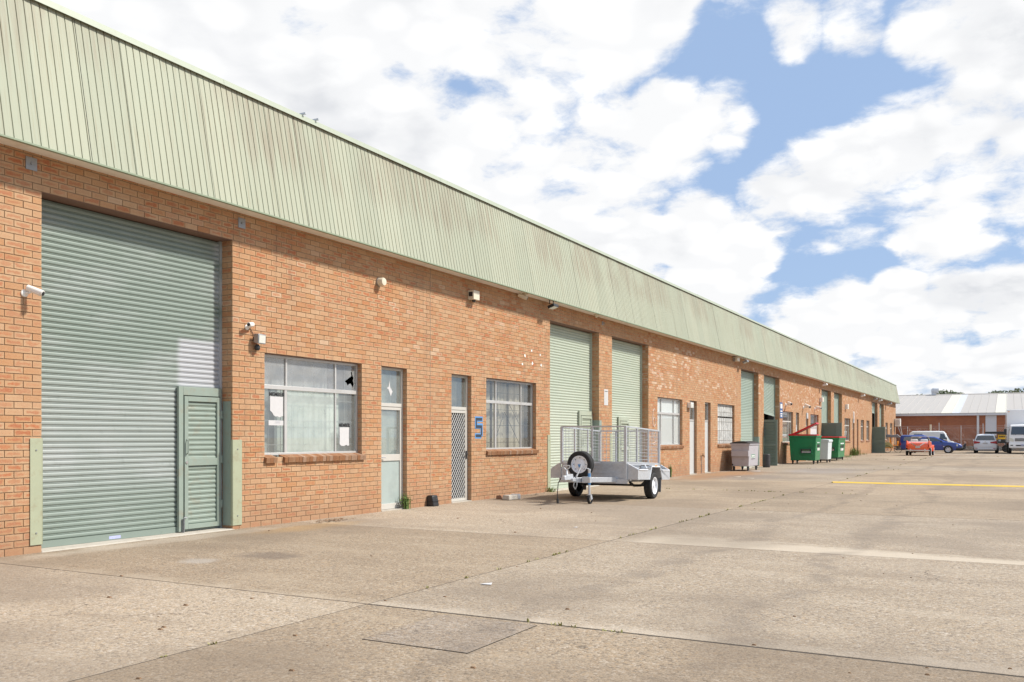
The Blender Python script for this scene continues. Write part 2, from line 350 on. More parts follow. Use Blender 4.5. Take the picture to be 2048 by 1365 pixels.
def ground_material(name, tint=(1, 1, 1), dark=0.0):
    m, t, b, o = new_mat(name); P = t.pos(); p = t.sep(P)
    big = t.noise(P, 0.35, 4, 0.6); mid = t.noise(P, 1.7, 5, 0.65)
    c = t.mix(t.mr(big, 0.3, 0.7), (.33, .275, .205), (.42, .355, .275))
    c = t.mix(t.m('MULTIPLY', t.mr(mid, 0.42, 0.7), 0.6), c, (.29, .23, .165))
    # exposed aggregate
    v1c = t.vor(P, 48); v1 = t.sep(v1c); v2 = t.sep(t.vor(P, 118))
    ag = t.ramp(v1[0], [(0.0, (.06, .05, .042)), (0.17, (.14, .115, .095)), (0.32, (.33, .255, .18)), (0.55, (.45, .36, .26)), (0.72, (.44, .30, .165)), (0.84, (.56, .48, .38)), (1.0, (.66, .60, .52))])
    ag2 = t.ramp(v2[1], [(0.0, (.14, .11, .09)), (0.3, (.34, .27, .19)), (0.7, (.47, .39, .29)), (1.0, (.60, .53, .44))])
    c = t.mix(t.m('MULTIPLY', t.mr(mid, 0.25, 0.6, 1.0, 0.65), t.mr(v1[1], 0.1, 0.4)), c, ag)
    c = t.mix(0.40, c, ag2)
    streak = t.noise(t.comb(t.m('MULTIPLY', p[0], 0.55), t.m('MULTIPLY', p[1], 1.9), 0.0), 1.0, 5, 0.6)
    c = t.mix(t.m('MULTIPLY', t.mr(streak, 0.5, 0.72), 0.35), c, (.52, .445, .345))
    c = t.mix(t.m('MULTIPLY', t.mr(streak, 0.47, 0.25), 0.45), c, (.24, .19, .14))
    # spilt cement feathering off the cross joint, tapering to the right
    wdt = t.mr(p[0], -4.9, 2.5, 1.15, 0.25)
    s = t.m('DIVIDE', t.m('SUBTRACT', p[1], 11.85), wdt)
    sm = t.m('MULTIPLY', t.mr(s, 0.0, 0.03), t.mr(t.m('ADD', s, t.m('MULTIPLY', t.m('SUBTRACT', t.noise(t.comb(p[0], t.m('MULTIPLY', p[1], 3.0), 0.0), 2.0, 5, 0.65), 0.5), 1.3)), 1.1, 0.55))
    sm = t.m('MULTIPLY', sm, t.mr(p[0], -4.9, -4.4))
    c = t.mix(t.m('MULTIPLY', sm, 0.75), c, (.60, .52, .41))
    # trowelled cement edge along the near cross joint
    s2 = t.m('SUBTRACT', p[1], 6.36)
    e2 = t.m('MULTIPLY', t.mr(s2, 0.0, 0.02), t.mr(t.m('ADD', s2, t.m('MULTIPLY', t.noise(P, 1.8, 5, 0.65), 1.0)), 0.78, 0.48))
    c = t.mix(t.m('MULTIPLY', e2, 0.55), c, (.56, .49, .395))
    # rust coloured run-off and oil near the wall further along
    def spot(x, y, rx, ry, col, k, c):
        dx = t.m('DIVIDE', t.m('SUBTRACT', p[0], x), rx); dy = t.m('DIVIDE', t.m('SUBTRACT', p[1], y), ry)
        d = t.m('SQRT', t.m('ADD', t.m('MULTIPLY', dx, dx), t.m('MULTIPLY', dy, dy)))
        d = t.m('ADD', d, t.m('MULTIPLY', t.m('SUBTRACT', mid, 0.5), 1.6))
        return t.mix(t.m('MULTIPLY', t.mr(d, 1.0, 0.35), k), c, col)
    c = spot(-9.6, 34.5, 1.5, 6.5, (.36, .185, .075), 0.75, c)
    c = spot(-8.2, 33.0, 1.6, 3.0, (.22, .19, .17), 0.55, c)
    c = spot(-7.7, 27.5, 2.2, 2.5, (.22, .175, .13), 0.45, c)
    c = spot(gp(540, 1112)[0], gp(540, 1112)[1], 0.6, 0.45, (.17, .14, .12), 0.6, c)
    c = spot(gp(400, 1122)[0], gp(400, 1122)[1], 0.30, 0.30, (.52, .50, .47), 0.6, c)
    c = spot(-9.9, 11.2, 0.5, 1.6, (.46, .30, .13), 0.5, c)
    c = spot(-7.0, 40.5, 2.0, 5.0, (.30, .29, .30), 0.45, c)
    c = spot(-10.4, 8.7, 0.35, 3.0, (.60, .54, .46), 0.6, c)
    if dark: c = t.mix(dark, c, (.16, .135, .11))
    rut = t.m('MULTIPLY', t.mr(t.m('ABSOLUTE', t.m('SUBTRACT', t.m('ABSOLUTE', t.m('ADD', t.m('ADD', p[0], 2.6), t.m('MULTIPLY', t.m('SUBTRACT', big, 0.5), 2.0))), 0.78)), 0.24, 0.04), t.mr(streak, 0.35, 0.6))
    c = t.mix(t.m('MULTIPLY', rut, 0.42), c, (.17, .14, .115))
    blot = t.noise(t.vm('ADD', P, (31.0, 7.0, 0.0)), 0.22, 3, 0.6)
    c = t.mix(t.m('MULTIPLY', t.mr(blot, 0.44, 0.62), 0.55), c, (.235, .19, .145))
    drips = t.m('MULTIPLY', t.mr(t.vor(P, 1.3, 'Distance'), 0.07, 0.03), t.mr(t.noise(P, .5, 2), .5, .6))
    c = t.mix(t.m('MULTIPLY', drips, 0.55), c, (.10, .085, .07))
    ce = t.vor(t.vm('ADD', P, t.vm('MULTIPLY', t.noise(P, 2.5, 3, .7, out=1), (.5, .5, 0.0))), 0.30, 'Distance', 'DISTANCE_TO_EDGE')
    crk = t.m('MULTIPLY', t.mr(ce, 0.0022, 0.0008), t.mr(t.noise(P, 0.17, 2), 0.55, 0.6))
    c = t.mix(t.m('MULTIPLY', crk, 0.8), c, (.09, .07, .055))
    c = t.mix(1.0, c, tuple(a * b for a, b in zip(tint, (.85, .845, .85))), 'MULTIPLY')
    t.put(b.inputs['Base Color'], c); b.inputs['Roughness'].default_value = 0.88; b.inputs['Specular IOR Level'].default_value = 0.25
    h = t.m('ADD', t.m('MULTIPLY', v1c.node.outputs['Distance'], -1.0), t.m('MULTIPLY', t.noise(P, 30, 1), 0.8))
    t.put(b.inputs['Normal'], t.bump(h, 0.5, 0.006))
    return m

MAT = dict(
    brick=brick_material(), fascia=sheet_material(),
    mortar=basic('mortar', (.30, .22, .155), 0.95, var=.25, vs=20, bump=.4),
    trim=basic('green_trim', (.24, .29, .20), 0.55), soffit=basic('soffit_paint', (.84, .80, .72), 0.8, var=.05, dirt=(.55, .45, .34), dirt_amt=.4),
    guard=basic('guard_paint', (.36, .385, .265), 0.5, var=.08, dirt=(.24, .16, .09), dirt_amt=.35, dirt_scale=9),
    dgreen=basic('dark_green_paint', (.145, .205, .18), 0.5, var=.1, dirt=(.07, .09, .08), dirt_amt=.4),
    mgreen=basic('mid_green_paint', (.255, .31, .265), 0.5, var=.1, dirt=(.28, .17, .08), dirt_amt=.25, dirt_scale=7),
    pgreen=basic('pale_green_paint', (.385, .425, .335), 0.5, var=.1, dirt=(.25, .22, .15), dirt_amt=.3),
    alu=basic('aluminium_frame', (.55, .54, .52), 0.42, metal=.35, var=.08, dirt=(.30, .27, .23), dirt_amt=.3),
    palealu=basic('pale_frame', (.52, .50, .455), 0.5, var=.06, dirt=(.4, .33, .25), dirt_amt=.3),
    white=basic('white_plastic', (.78, .77, .73), 0.4, var=.05), black=basic('black_plastic', (.025, .026, .028), 0.45, var=.2),
    cream=basic('cream_plastic', (.66, .60, .47), 0.5, var=.08), steel=basic('steel_plate', (.33, .34, .35), 0.45, metal=.7, var=.2, vs=20),
    lintel=basic('lintel_steel', (.19, .11, .08), 0.8, var=.2), paper=basic('paper', (.55, .545, .545), 0.85, var=.1, vs=14),
    ink=basic('ink', (.03, .03, .033), 0.8), blue=basic('blue_spray', (.10, .28, .55), 0.7, var=.2), navy=basic('sign_blue', (.05, .12, .28), .5),
    blind=basic('pale_blind', (.56, .62, .57), 0.8, var=.06, vs=3, dirt=(.50, .55, .52), dirt_amt=.3, dirt_scale=2),
    curtain=basic('beige_curtain', (.52, .46, .37), 0.9, var=.15), whiteboard=basic('white_board', (.76, .77, .79), 0.6, var=.03),
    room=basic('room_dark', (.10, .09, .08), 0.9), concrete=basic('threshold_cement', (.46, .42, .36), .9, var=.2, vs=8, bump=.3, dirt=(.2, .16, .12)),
    frost=basic('frosted_glass', (.37, .43, .41), 0.25, var=.10, vs=2.5, dirt=(.30, .34, .33), dirt_amt=.5, spec=.6),
    whitedoor=basic('white_door_paint', (.60, .62, .62), .5, var=.05), greydoor=basic('grey_door_paint', (.50, .51, .50), .5, var=.1),
    galv=None, rubber=basic('tyre_rubber', (.018, .018, .019), .8, var=.3, vs=20), rimwhite=basic('white_rim', (.78, .80, .83), .3, var=.04),
    chrome=basic('chrome', (.75, .75, .76), .15, metal=1.0, var=.05), amber=basic('amber_lens', (.85, .32, .02), .25), redlens=basic('red_lens', (.35, .01, .012), .2),
    glass=glass('window_glass', film=.10), glassdirty=glass('dusty_glass', film=.20, filmcol=(.52, .56, .54)), carglass=glass('car_glass', tint=(.10, .12, .12), film=.05),
    glassmilk=glass('milky_glass', film=.50, filmcol=(.53, .59, .55)), glassgrey=glass('painted_reflection_glass', film=.42, filmcol=(.46, .47, .47)),  # glassgrey: grey film paints cloud reflections into the upper panes
    alloy=basic('alloy_wheel', (.62, .63, .65), .35, metal=.3, var=.04),
    lace=None, lamp=basic('floodlight_lens', (.62, .62, .56), .2, var=.1),
    joint=basic('joint_dirt', (.045, .036, .027), .95, var=.4, vs=9, bump=.4), yellow=basic('road_yellow', (.72, .48, .05), .7, var=.1, dirt=(.40, .31, .18), dirt_amt=.6, dirt_scale=6),
    weed=basic('weed_green', (.13, .20, .045), .7, var=.5, vs=12), dryweed=basic('dry_grass', (.32, .30, .11), .8, var=.4, vs=10), leaf=basic('dead_leaf', (.20, .12, .065), .9, var=.5, vs=30),
)
def galv_mat():
    m, t, b, o = new_mat('galvanised_steel'); v = t.obj()
    c = t.sep(t.vor(v, 28)); n = t.noise(v, 5, 6, .6)
    col = t.mix(c[0], (.50, .52, .545), (.57, .59, .615)); col = t.mix(t.m('MULTIPLY', t.mr(n, .5, .7), .4), col, (.40, .42, .45))
    t.put(b.inputs['Base Color'], col); b.inputs['Metallic'].default_value = .4; t.put(b.inputs['Roughness'], t.mr(n, .3, .7, .32, .55))
    return m
MAT['galv'] = galv_mat()
def lace_mat():
    m, t, b, o = new_mat('crumpled_lace'); P = t.pos(); p = t.sep(P)
    w = t.noise(t.comb(0.0, t.m('MULTIPLY', p[1], 9.0), t.m('MULTIPLY', p[2], 3.0)), 1.0, 6, .7, 1.2)
    t.put(b.inputs['Base Color'], t.ramp(w, [(0.3, (.16, .16, .15)), (.48, (.42, .42, .40)), (.66, (.72, .71, .68))])); b.inputs['Roughness'].default_value = .8
    t.put(b.inputs['Normal'], t.bump(w, .6, .04)); return m
MAT['lace'] = lace_mat()
RGREEN = roller_material('roller_paint_weathered', (.215, .262, .228), (.36, .385, .375), True, .72)
RPALE = roller_material('roller_paint_pale', (.42, .47, .38), (.55, .57, .48), False, .5)
RMID = roller_material('roller_paint_mid', (.31, .38, .325), (.40, .45, .39), False, .5)
GROUND = ground_material('aggregate_concrete'); GROUND2 = ground_material('aggregate_concrete_pale', (1.12, 1.12, 1.12)); GROUND4 = ground_material('aggregate_concrete_brown', (.93, .90, .86)); GROUND5 = ground_material('aggregate_concrete_tan', (1.03, .99, .94)); GROUND3 = ground_material('aggregate_patch', (.90, .90, .93), .05)
from mathutils import noise
# ================================================================== GROUND
grd = obj('ground', MB().quad((-700, -500, -.035), (700, -500, -.035), (700, 900, -.035), (-700, 900, -.035)), GROUND); grd['kind'] = 'structure'
obj('joint_bed', MB().quad((-10.74, -10.3, -.0015), (29.9, -10.3, -.0015), (29.9, 105.5, -.0015), (-10.74, 105.5, -.0015)), MAT['joint'], grd)
XL = [-10.744, -4.93, .88, 6.69, 12.5, 18.3, 24.1, 29.9]
YL = [-10.3, -4.75, .8, 6.35, 11.83, 18.1, 24.4] + [24.4 + 6.24 * k for k in range(1, 14)]
rs = random.Random(3)
for i in range(len(XL) - 1):
    for j in range(len(YL) - 1):
        g = .010
        x0, x1, y0, y1 = XL[i] + (g if i else 0), XL[i+1] - g, YL[j] + g, YL[j+1] - g
        if i > 0 and abs(YL[j+1] - 6.35) < .01: y1 -= .016
        zt = rs.uniform(.0, .002); c = .0012
        if i == 0: zt = 0
        mb = MB(); b1 = [(x0, y0), (x1, y0), (x1, y1), (x0, y1)]; tp = [(x0+c, y0+c), (x1-c, y0+c), (x1-c, y1-c), (x0+c, y1-c)]
        mb.loft([[(a, b, -.03) for a, b in b1], [(a, b, zt - c) for a, b in b1], [(a, b, zt) for a, b in tp]])
        pale = rs.random() < .25 or (i == 0 and j == 4)
        gm = {(0, 2): GROUND2, (1, 2): GROUND4, (0, 3): GROUND4, (1, 3): GROUND, (0, 4): GROUND2, (1, 4): GROUND}.get((i, j)) or rs.choice([GROUND, GROUND5, GROUND4, GROUND5, GROUND])
        obj('slab', mb, gm, grd)
ptch = obj('slab_patch', MB().box(-4.09, -3.21, 5.22, 6.24, -.02, .0062), GROUND3, grd)
obj('slab_patch_edge', MB().box(-4.095, -3.205, 5.215, 6.245, -.02, .0052), MAT['joint'], grd)
yl = MB(); yx0, yy = gp(1665, 965.5); yx1 = gp(2047, 973)[0]
yl.prism([(yy - .16, 0.002), (yy + .16, 0.002), (yy + .10, .03), (yy - .10, .03)], 0, yx0, yx1 + 9)
obj('speed_hump', yl, MAT['yellow'], grd)

# ================================================================== LONG WAREHOUSE
Y_START, Y_END = -2.0, wy(1791.4)
CO = 0.086; HEAD_R, HEAD_W, SILL = 53 * CO, 33 * CO, 13 * CO; SOF = 5.024
wh = thing('warehouse', 'long orange brick warehouse row with ribbed pale green fascia and roller doors', 'warehouse', (-D, Y_START, 0))
wh.location = (0, 0, 0)
OPEN = []   # kind, y0, y1, z0, z1, recess, id
def op(kind, a, b, ident):
    z0, z1, rd = {'r': (-.1, HEAD_R, .27), 'w': (SILL, HEAD_W, .10), 'd': (-.1, HEAD_W, .10)}[kind]
    OPEN.append((kind, wy(a), wy(b), z0, z1, rd, ident))
for k, a, b, n in [('r', 83, 465, 'r1'), ('w', 529, 723.7, 'w1'), ('d', 762.8, 814, 'd1'), ('d', 903, 942.8, 'd2'), ('w', 972.4, 1072.3, 'w2'),
    ('r', 1100, 1198.2, 'r2'), ('r', 1224, 1297, 'r3'), ('w', 1315, 1365, 'w3'), ('d', 1379.5, 1393.7, 'd3'), ('d', 1409.8, 1421.3, 'd4'), ('w', 1435.2, 1469, 'w4'),
    ('r', 1482, 1517, 'r4'), ('r', 1527.7, 1559, 'r5'), ('w', 1565, 1586, 'w5'), ('d', 1591.9, 1598, 'd5'), ('d', 1611.8, 1616.5, 'd6'), ('d', 1621, 1637, 'd6b'),
    ('r', 1643, 1662, 'r6'), ('r', 1668, 1684, 'r7'), ('w', 1689, 1700.6, 'w7'), ('d', 1705, 1708.8, 'd7'), ('d', 1713.7, 1716.8, 'd8'), ('w', 1721.5, 1728, 'w8a'), ('w', 1732.8, 1738.9, 'w8b'),
    ('r', 1744, 1755, 'r8'), ('r', 1759, 1767.7, 'r9'), ('w', 1771, 1775.5, 'w9a'), ('w', 1780, 1784.8, 'w9b')]: op(k, a, b, n)
OP = {o[6]: o for o in OPEN}

# mortar backing
ys = sorted({Y_START, Y_END} | {o[1] for o in OPEN} | {o[2] for o in OPEN}); zs = sorted({-.1, SOF + .05, HEAD_R, HEAD_W, SILL})
mb = MB(); XB = -D - .009
for a, b in zip(ys, ys[1:]):
    for c, d in zip(zs, zs[1:]):
        my, mz = (a + b) / 2, (c + d) / 2
        if any(o[1] < my < o[2] and o[3] < mz < o[4] for o in OPEN): continue
        mb.quad((XB, a, c), (XB, b, c), (XB, b, d), (XB, a, d))
for o in OPEN:
    for yj, s in ((o[1], -1), (o[2], 1)):
        y = yj + s * .008; mb.quad((XB - .004, y, o[3]), (-D - o[5] - .02, y, o[3]), (-D - o[5] - .02, y, o[4] + .02), (XB - .004, y, o[4] + .02))
wall = obj('brick_wall', mb, MAT['mortar'], wh)

# bricks: (x0,x1,y0,y1,z0,z1,orient,r,g,b)
rb = random.Random(11); BR = []
def tone(y, z):
    upper = z > HEAD_W + .2 and z < 4.75
    r = rb.random(); cl = noise.noise(Vector((y * .5, z * .8, 3.0)))
    if upper and cl < -.12: upper = False
    if upper and y > 26:   a = rb.choice([.05, .15, .25, .62, .70, .78, .80, .95, 1.0]); g = rb.random() * .9
    elif upper:            a = rb.choice([.0, .12, .22, .35, .42, .5, .55, .62, .70, .75, .88]); g = rb.random()
    else:                  a = rb.choice([.0, .1, .2, .3, .38, .45, .55, .65]); g = rb.random() * .96
    return min(1, max(0, a + rb.uniform(-.05, .05))), g, rb.random()
nc = int(math.ceil(SOF / CO))
for k in range(nc):
    z0, z1 = k * CO + .010, min((k + 1) * CO, SOF + .03)
    if k == 0: z0 = -.05
    zm = k * CO + .043
    cuts = sorted((o[1], o[2]) for o in OPEN if o[3] < zm < o[4])
    iv, p = [], Y_START
    for a, b in cuts: iv.append((p, a)); p = b
    iv.append((p, Y_END))
    for a, b in iv:
        g0 = math.floor((a - .12 * (k % 2)) / .24) * .24 + .12 * (k % 2)
        edges = [a]; e = g0 + .24
        while e < b - .06:
            if e > a + .06: edges.append(e)
            e += .24
        edges.append(b)
        for i, (s, t2) in enumerate(zip(edges, edges[1:])):
            ya = s + (.005 if i else 0); yb = t2 - (.005 if i < len(edges) - 2 else 0)
            jx = rb.uniform(-.0015, .0025)
            BR.append((-D - .022, -D + jx, ya, yb, z0, z1, 0) + tone(s, zm))
    for o in OPEN:
        if not (o[3] < zm < o[4]): continue
        for yj, s in ((o[1], -1), (o[2], 1)):
            segs = [(-D - .0225, -D - min(o[5], .11))] + ([(-D - .12, -D - o[5] - .005)] if o[5] > .13 else [])
            if k % 2 and o[5] > .13: segs = [(-D - .0225, -D - .23), (-D - .24, -D - o[5] - .005)]
            for xa, xb in segs:
                BR.append((xb, xa, min(yj, yj + s * .02), max(yj, yj + s * .02), z0, z1, s) + tone(yj, zm))
# order by size in the picture
def vis(b):
    y = (b[2] + b[3]) / 2; t = CS * y + SN * D; q = (SN * y - CS * D) / t; px = 1024 + FPX * q
    return t if px > -20 else 1e6
order = sorted(range(len(BR)), key=lambda i: vis(BR[i]))
near, rest = order[:300], order[300:]
def brick_mesh(name, items, rel=None):
    V, F, U, A = [], [], [], []
    for b in items:
        x0, x1, y0, y1, z0, z1, s, r, g, bl = b
        i = len(V)
        V += [(x0,y0,z0),(x1,y0,z0),(x1,y1,z0),(x0,y1,z0),(x0,y0,z1),(x1,y0,z1),(x1,y1,z1),(x0,y1,z1)]
        fr = [(i+1,i+2,i+6,i+5)] if s == 0 else ([(i,i+1,i+5,i+4)] if s > 0 else [(i+2,i+3,i+7,i+6)])
        ot = [(i,i+3,i+2,i+1),(i+4,i+5,i+6,i+7)]
        ot += [(i,i+1,i+5,i+4),(i+2,i+3,i+7,i+6)] if s == 0 else [(i+1,i+2,i+6,i+5)]
        F += fr + ot
        U += [(0,0),(1,0),(1,1),(0,1)] + [(0,0)] * (4 * len(ot)); A += [(r, g, bl, 1)] * (1 + len(ot))
    me = bpy.data.meshes.new(name); me.from_pydata(V, [], F)
    uv = me.uv_layers.new(name='face'); uv.data.foreach_set('uv', np.array(U, dtype=np.float32).ravel())
    at = me.attributes.new('brick', 'FLOAT_COLOR', 'FACE'); at.data.foreach_set('color', np.array(A, dtype=np.float32).ravel())
    me.materials.append(MAT['brick']); return me
obj('brick_courses', brick_mesh('brick_courses', [BR[i] for i in rest]), None, wall, kind='stuff')
cache = {}
for i in near:
    b = BR[i]; dims = (round(b[1]-b[0], 2), round(b[3]-b[2], 3), round(b[5]-b[4], 3), b[6])
    var = rb.randrange(10); key = dims + (var,)
    if key not in cache:
        cache[key] = brick_mesh('brick', [(0, b[1]-b[0], 0, b[3]-b[2], 0, b[5]-b[4], b[6], min(b[7], .72), b[8], b[9])])
    obj('brick', cache[key], None, wall, loc=(b[0], b[2], b[4]))

# opening heads
for o in OPEN:
    obj('lintel', MB().box(-D - .006, -D - o[5] - .05, o[1] - .0, o[2] + .0, o[4] + .001, o[4] + .012), MAT['lintel'], wh)
# shell behind the front wall
sh = MB(); XR = -34
sh.quad((XR, Y_START, -.1), (XR, Y_END, -.1), (XR, Y_END, 6.6), (XR, Y_START, 6.6))
obj('rear_wall', sh, MAT['mortar'], wh)
for y, n in ((Y_START, 'end_wall'), (Y_END, 'end_wall')):
    e = MB(); e.box(XR, -D - .012, y - (.2 if y == Y_END else -.01), y - .012 if y == Y_END else y + .2, -.1, 6.55); obj(n, e, MAT['mortar'], wh)
obj('roof', MB().hexa([(XR - .3, Y_START, 6.5), (-D - .15, Y_START, 6.5), (-D - .15, Y_END, 6.5), (XR - .3, Y_END, 6.5)], [(XR - .3, Y_START, 6.58), (-D - .15, Y_START, 6.78), (-D - .15, Y_END, 6.78), (XR - .3, Y_END, 6.58)]), MAT['galv'], wh)
# dividing walls so that an open door shows a dark unit
for a, b in (('d5', 'd6'), ('d7', 'd8'), ('d3', 'd4'), ('d1', 'd2'), ('r4', 'r5'), ('r6', 'r7'), ('r8', 'r9'), ('r2', 'r3')):
    y = (OP[a][2] + OP[b][1]) / 2
    obj('party_wall', MB().box(XR + .1, -D - .3, y - .1, y + .1, -.1, 6.4), MAT['room'], wh)

# fascia: one mesh for every sheet
XFB, XFT, ZFB, ZFT = -D + .372, -D - .010, SOF - .02, 6.975
SW, PITCH = .69, .115
prof = []
for k in range(6):
    b0 = k * PITCH
    prof += [(b0, 0), (b0 + .082, 0), (b0 + .085, -.011), (b0 + .096, -.011), (b0 + .099, 0)]
prof += [(SW, 0)]
tl = math.hypot(XFB - XFT, ZFT - ZFB); nx, nz = (ZFT - ZFB) / tl, (XFB - XFT) / tl
sm = MB()
for (s0, h0), (s1, h1) in zip(prof, prof[1:]):
    if s1 - s0 < 1e-6: continue
    A = lambda s, h, X, Z: (X + nx * h, s, Z + nz * h)
    sm.quad(A(s0, h0, XFB, ZFB), A(s1, h1, XFB, ZFB), A(s1, h1, XFT, ZFT), A(s0, h0, XFT, ZFT))
sheet = sm.mesh('fascia_sheet')
rf = random.Random(5); y = Y_START; nsh = 0
Y_F = Y_END + .25
while y < Y_F - .3:
    o = obj('fascia_sheet', sheet, MAT['fascia'], wh, loc=(rf.uniform(-.003, .003), y, 0)); y += SW
    o.rotation_euler = (0, 0, rf.uniform(-.0006, .0006))
Y_F = y
obj('fascia_bottom_trim', MB().box(XFB - .02, XFB + .034, Y_START, Y_F + .01, ZFB - .022, ZFB - .001), MAT['trim'], wh)
cp = MB(); seg = Y_START
while seg < Y_F:
    e = min(seg + 6.1, Y_F + .02); dz = rf.uniform(-.012, .012) * (1 if seg > 20 else .3)
    c = MB().prism([(XFT - .16, ZFT + .03 + dz), (XFT + .045, ZFT + .038 + dz), (XFT + .058, ZFT - .05), (XFT + .050, ZFT - .05), (XFT + .036, ZFT + .028 + dz), (XFT - .16, ZFT + .02 + dz)], 1, seg + .004, e)
    obj('fascia_capping', c, MAT['pgreen'], wh); seg = e
y = Y_START
while y < Y_F:
    e = min(y + 3.6, Y_F); obj('soffit_board', MB().box(-D - .006, XFB - .022, y + .004, e - .004, SOF + .0, SOF + .012), MAT['soffit'], wh); y = e
obj('fascia_end', MB().poly([(XFB, Y_F + .012, ZFB), (XFT, Y_F + .012, ZFT), (XFT - .3, Y_F + .012, ZFT - .2), (-D - .3, Y_F + .012, ZFB)]), MAT['fascia'], wh)
obj('roof_backing', MB().quad((XFT - .10, Y_START, 6.4), (XFT - .10, Y_F, 6.4), (XFT - .04, Y_F, ZFT + .02), (XFT - .04, Y_START, ZFT + .02)), MAT['galv'], wh)

# ---- roller doors
SP = .0752
SPROF = [(-.004, 0), (.007, .006), (.0125, .018), (.0125, .040), (.007, .053), (-.004, .060), (.005, .064), (.005, .069), (-.004, .0752)]
def roller(ident, mat, single, zbot=0.02, tilt=0.0):
    k, y0, y1, z0, z1, rd, _ = OP[ident]; X = -D - rd
    r = bpy.data.objects.new('roller_door', None); COL.objects.link(r); r.parent = wh
    base = MB()
    for (a, b), (c, d) in zip(SPROF, SPROF[1:]): base.quad((X + a, y0 - .03, b), (X + a, y1 + .03, b), (X + c, y1 + .03, d), (X + c, y0 - .03, d))
    n = int((z1 + .05 - zbot - .09) / SP)
    if single:
        me = base.mesh('slat', 50)
        for i in range(n): obj('slat', me, mat, r, loc=(0, 0, zbot + .09 + i * SP))
    else:
        c = MB()
        for i in range(n):
            o = len(c.v); zz = zbot + .09 + i * SP
            c.v += [(v[0], v[1], v[2] + zz + (tilt * (y1 - v[1]))) for v in base.v]; c.f += [tuple(j + o for j in f) for f in base.f]
        obj('curtain', c, mat, r, smooth=50)
    obj('bottom_rail', MB().hexa([(X, y0, zbot + tilt*(y1-y0)), (X + .022, y0, zbot + tilt*(y1-y0)), (X + .022, y1, zbot), (X, y1, zbot)], [(X, y0, zbot + .088 + tilt*(y1-y0)), (X + .022, y0, zbot + .088 + tilt*(y1-y0)), (X + .022, y1, zbot + .088), (X, y1, zbot + .088)]), mat, r)
    for yy in (y0 + .001, y1 - .041): obj('door_track', MB().box(X - .02, X + .045, yy, yy + .04, 0, z1 - .001), mat, r)
    return r
rd1 = roller('r1', RGREEN, True); rd2 = roller('r2', RPALE, True); rd3 = roller('r3', RPALE, True)
roller('r4', RMID, False); roller('r5', RMID, False, zbot=2.52, tilt=.05)
roller('r6', RMID, False); roller('r7', RMID, False)
roller('r8', RMID, False, zbot=3.6); roller('r9', RMID, False)
for n in ('r1', 'r2', 'r3', 'r4', 'r5', 'r6', 'r7', 'r8', 'r9'):
    o = OP[n]; obj('threshold', MB().hexa([(-D - .4, o[1], -.02), (-D + .10, o[1] - .05, -.02), (-D + .10, o[2] + .05, -.02), (-D - .4, o[2], -.02)], [(-D - .4, o[1] + .01, .02), (-D + .0, o[1] + .01, .014), (-D + .0, o[2] - .01, .014), (-D - .4, o[2] - .01, .02)]), MAT['concrete'], wh)

def wicket(parent, Xp, y0, y1, ztop, mat, slatmat, hand=True):
    """framed personnel door cut into a roller door"""
    d = bpy.data.objects.new('wicket_door', None); COL.objects.link(d); d.parent = parent
    f = MB(); fw = .085
    f.box(Xp, Xp + .05, y0, y0 + fw, .03, ztop); f.box(Xp, Xp + .05, y0 + fw + .001, y1, ztop - .13, ztop)
    obj('door_frame', f, mat, d, bevel=.004)
    a, b, zt = y0 + fw + .015, y1 - .02, ztop - .145; p = MB()
    p.box(Xp + .01, Xp + .062, a, a + .07, .06, zt); p.box(Xp + .01, Xp + .062, b - .07, b, .06, zt)
    p.box(Xp + .01, Xp + .061, a + .071, b - .071, .06, .13); p.box(Xp + .01, Xp + .061, a + .071, b - .071, zt - .075, zt); p.box(Xp + .01, Xp + .061, a + .071, b - .071, 1.02, 1.13)
    obj('door_leaf', p, mat, d, bevel=.003)
    s = MB(); z = .13
    while z < zt - .08:
        if True:
            for (u, v), (w, x) in zip(SPROF, SPROF[1:]): s.quad((Xp + .022 + u, a + .05, z + v), (Xp + .022 + u, b - .05, z + v), (Xp + .022 + w, b - .05, z + x), (Xp + .022 + w, a + .05, z + x))
        z += SP
    obj('slat_panel', s, slatmat, d, smooth=50)
    h = MB(); h.tube((Xp + .065, a + .035, 1.20), (Xp + .10, a + .035, 1.22), .008); h.tube((Xp + .10, a + .035, 1.215), (Xp + .10, a + .035, 1.405), .010); h.tube((Xp + .065, a + .035, 1.42), (Xp + .10, a + .035, 1.40), .008)
    obj('handle', h, mat, d); obj('lock', MB().lathe([(0, .0), (.022, 0), (.022, .012), (0, .012)], 0, (Xp + .061, a + .035, 1.075), 14), MAT['chrome'], d)
    obj('drop_bolt', MB().box(Xp + .05, Xp + .075, y0 + .05, y0 + .085, .0, .22).tube((Xp + .085, y0 + .065, .02), (Xp + .085, y0 + .065, .24), .009).tube((Xp + .085, y0 + .065, .24), (Xp + .085, y0 + .12, .24), .009), MAT['steel'], d)
    for z in (.35, 1.05, 1.75): obj('hinge', MB().tube((Xp + .055, b + .012, z), (Xp + .055, b + .012, z + .11), .014).box(Xp + .03, Xp + .05, b, b + .05, z - .01, z + .12), mat, d)
    return d
X1 = -D - .27 + .022
wicket(rd1, X1, wy(353, D + .25), OP['r1'][2] - .045, wz(353, 773, D + .25), MAT['mgreen'], MAT['mgreen'])
wicket(rd2, X1, wy(1156, D + .25), OP['r2'][2] - .045, wz(1156, 822, D + .25), MAT['pgreen'], MAT['pgreen'])
wicket(rd3, X1, wy(1224, D + .25) + .45, wy(1224, D + .25) + 1.35, 2.1, MAT['pgreen'], MAT['pgreen'])
obj('maker_sticker', MB().box(-D - .247, -D - .2465, wy(218, D + .25), wy(241, D + .25), .035, .075), basic('sticker_blue', (.42, .45, .72), .4, var=.4, vs=60), rd1)
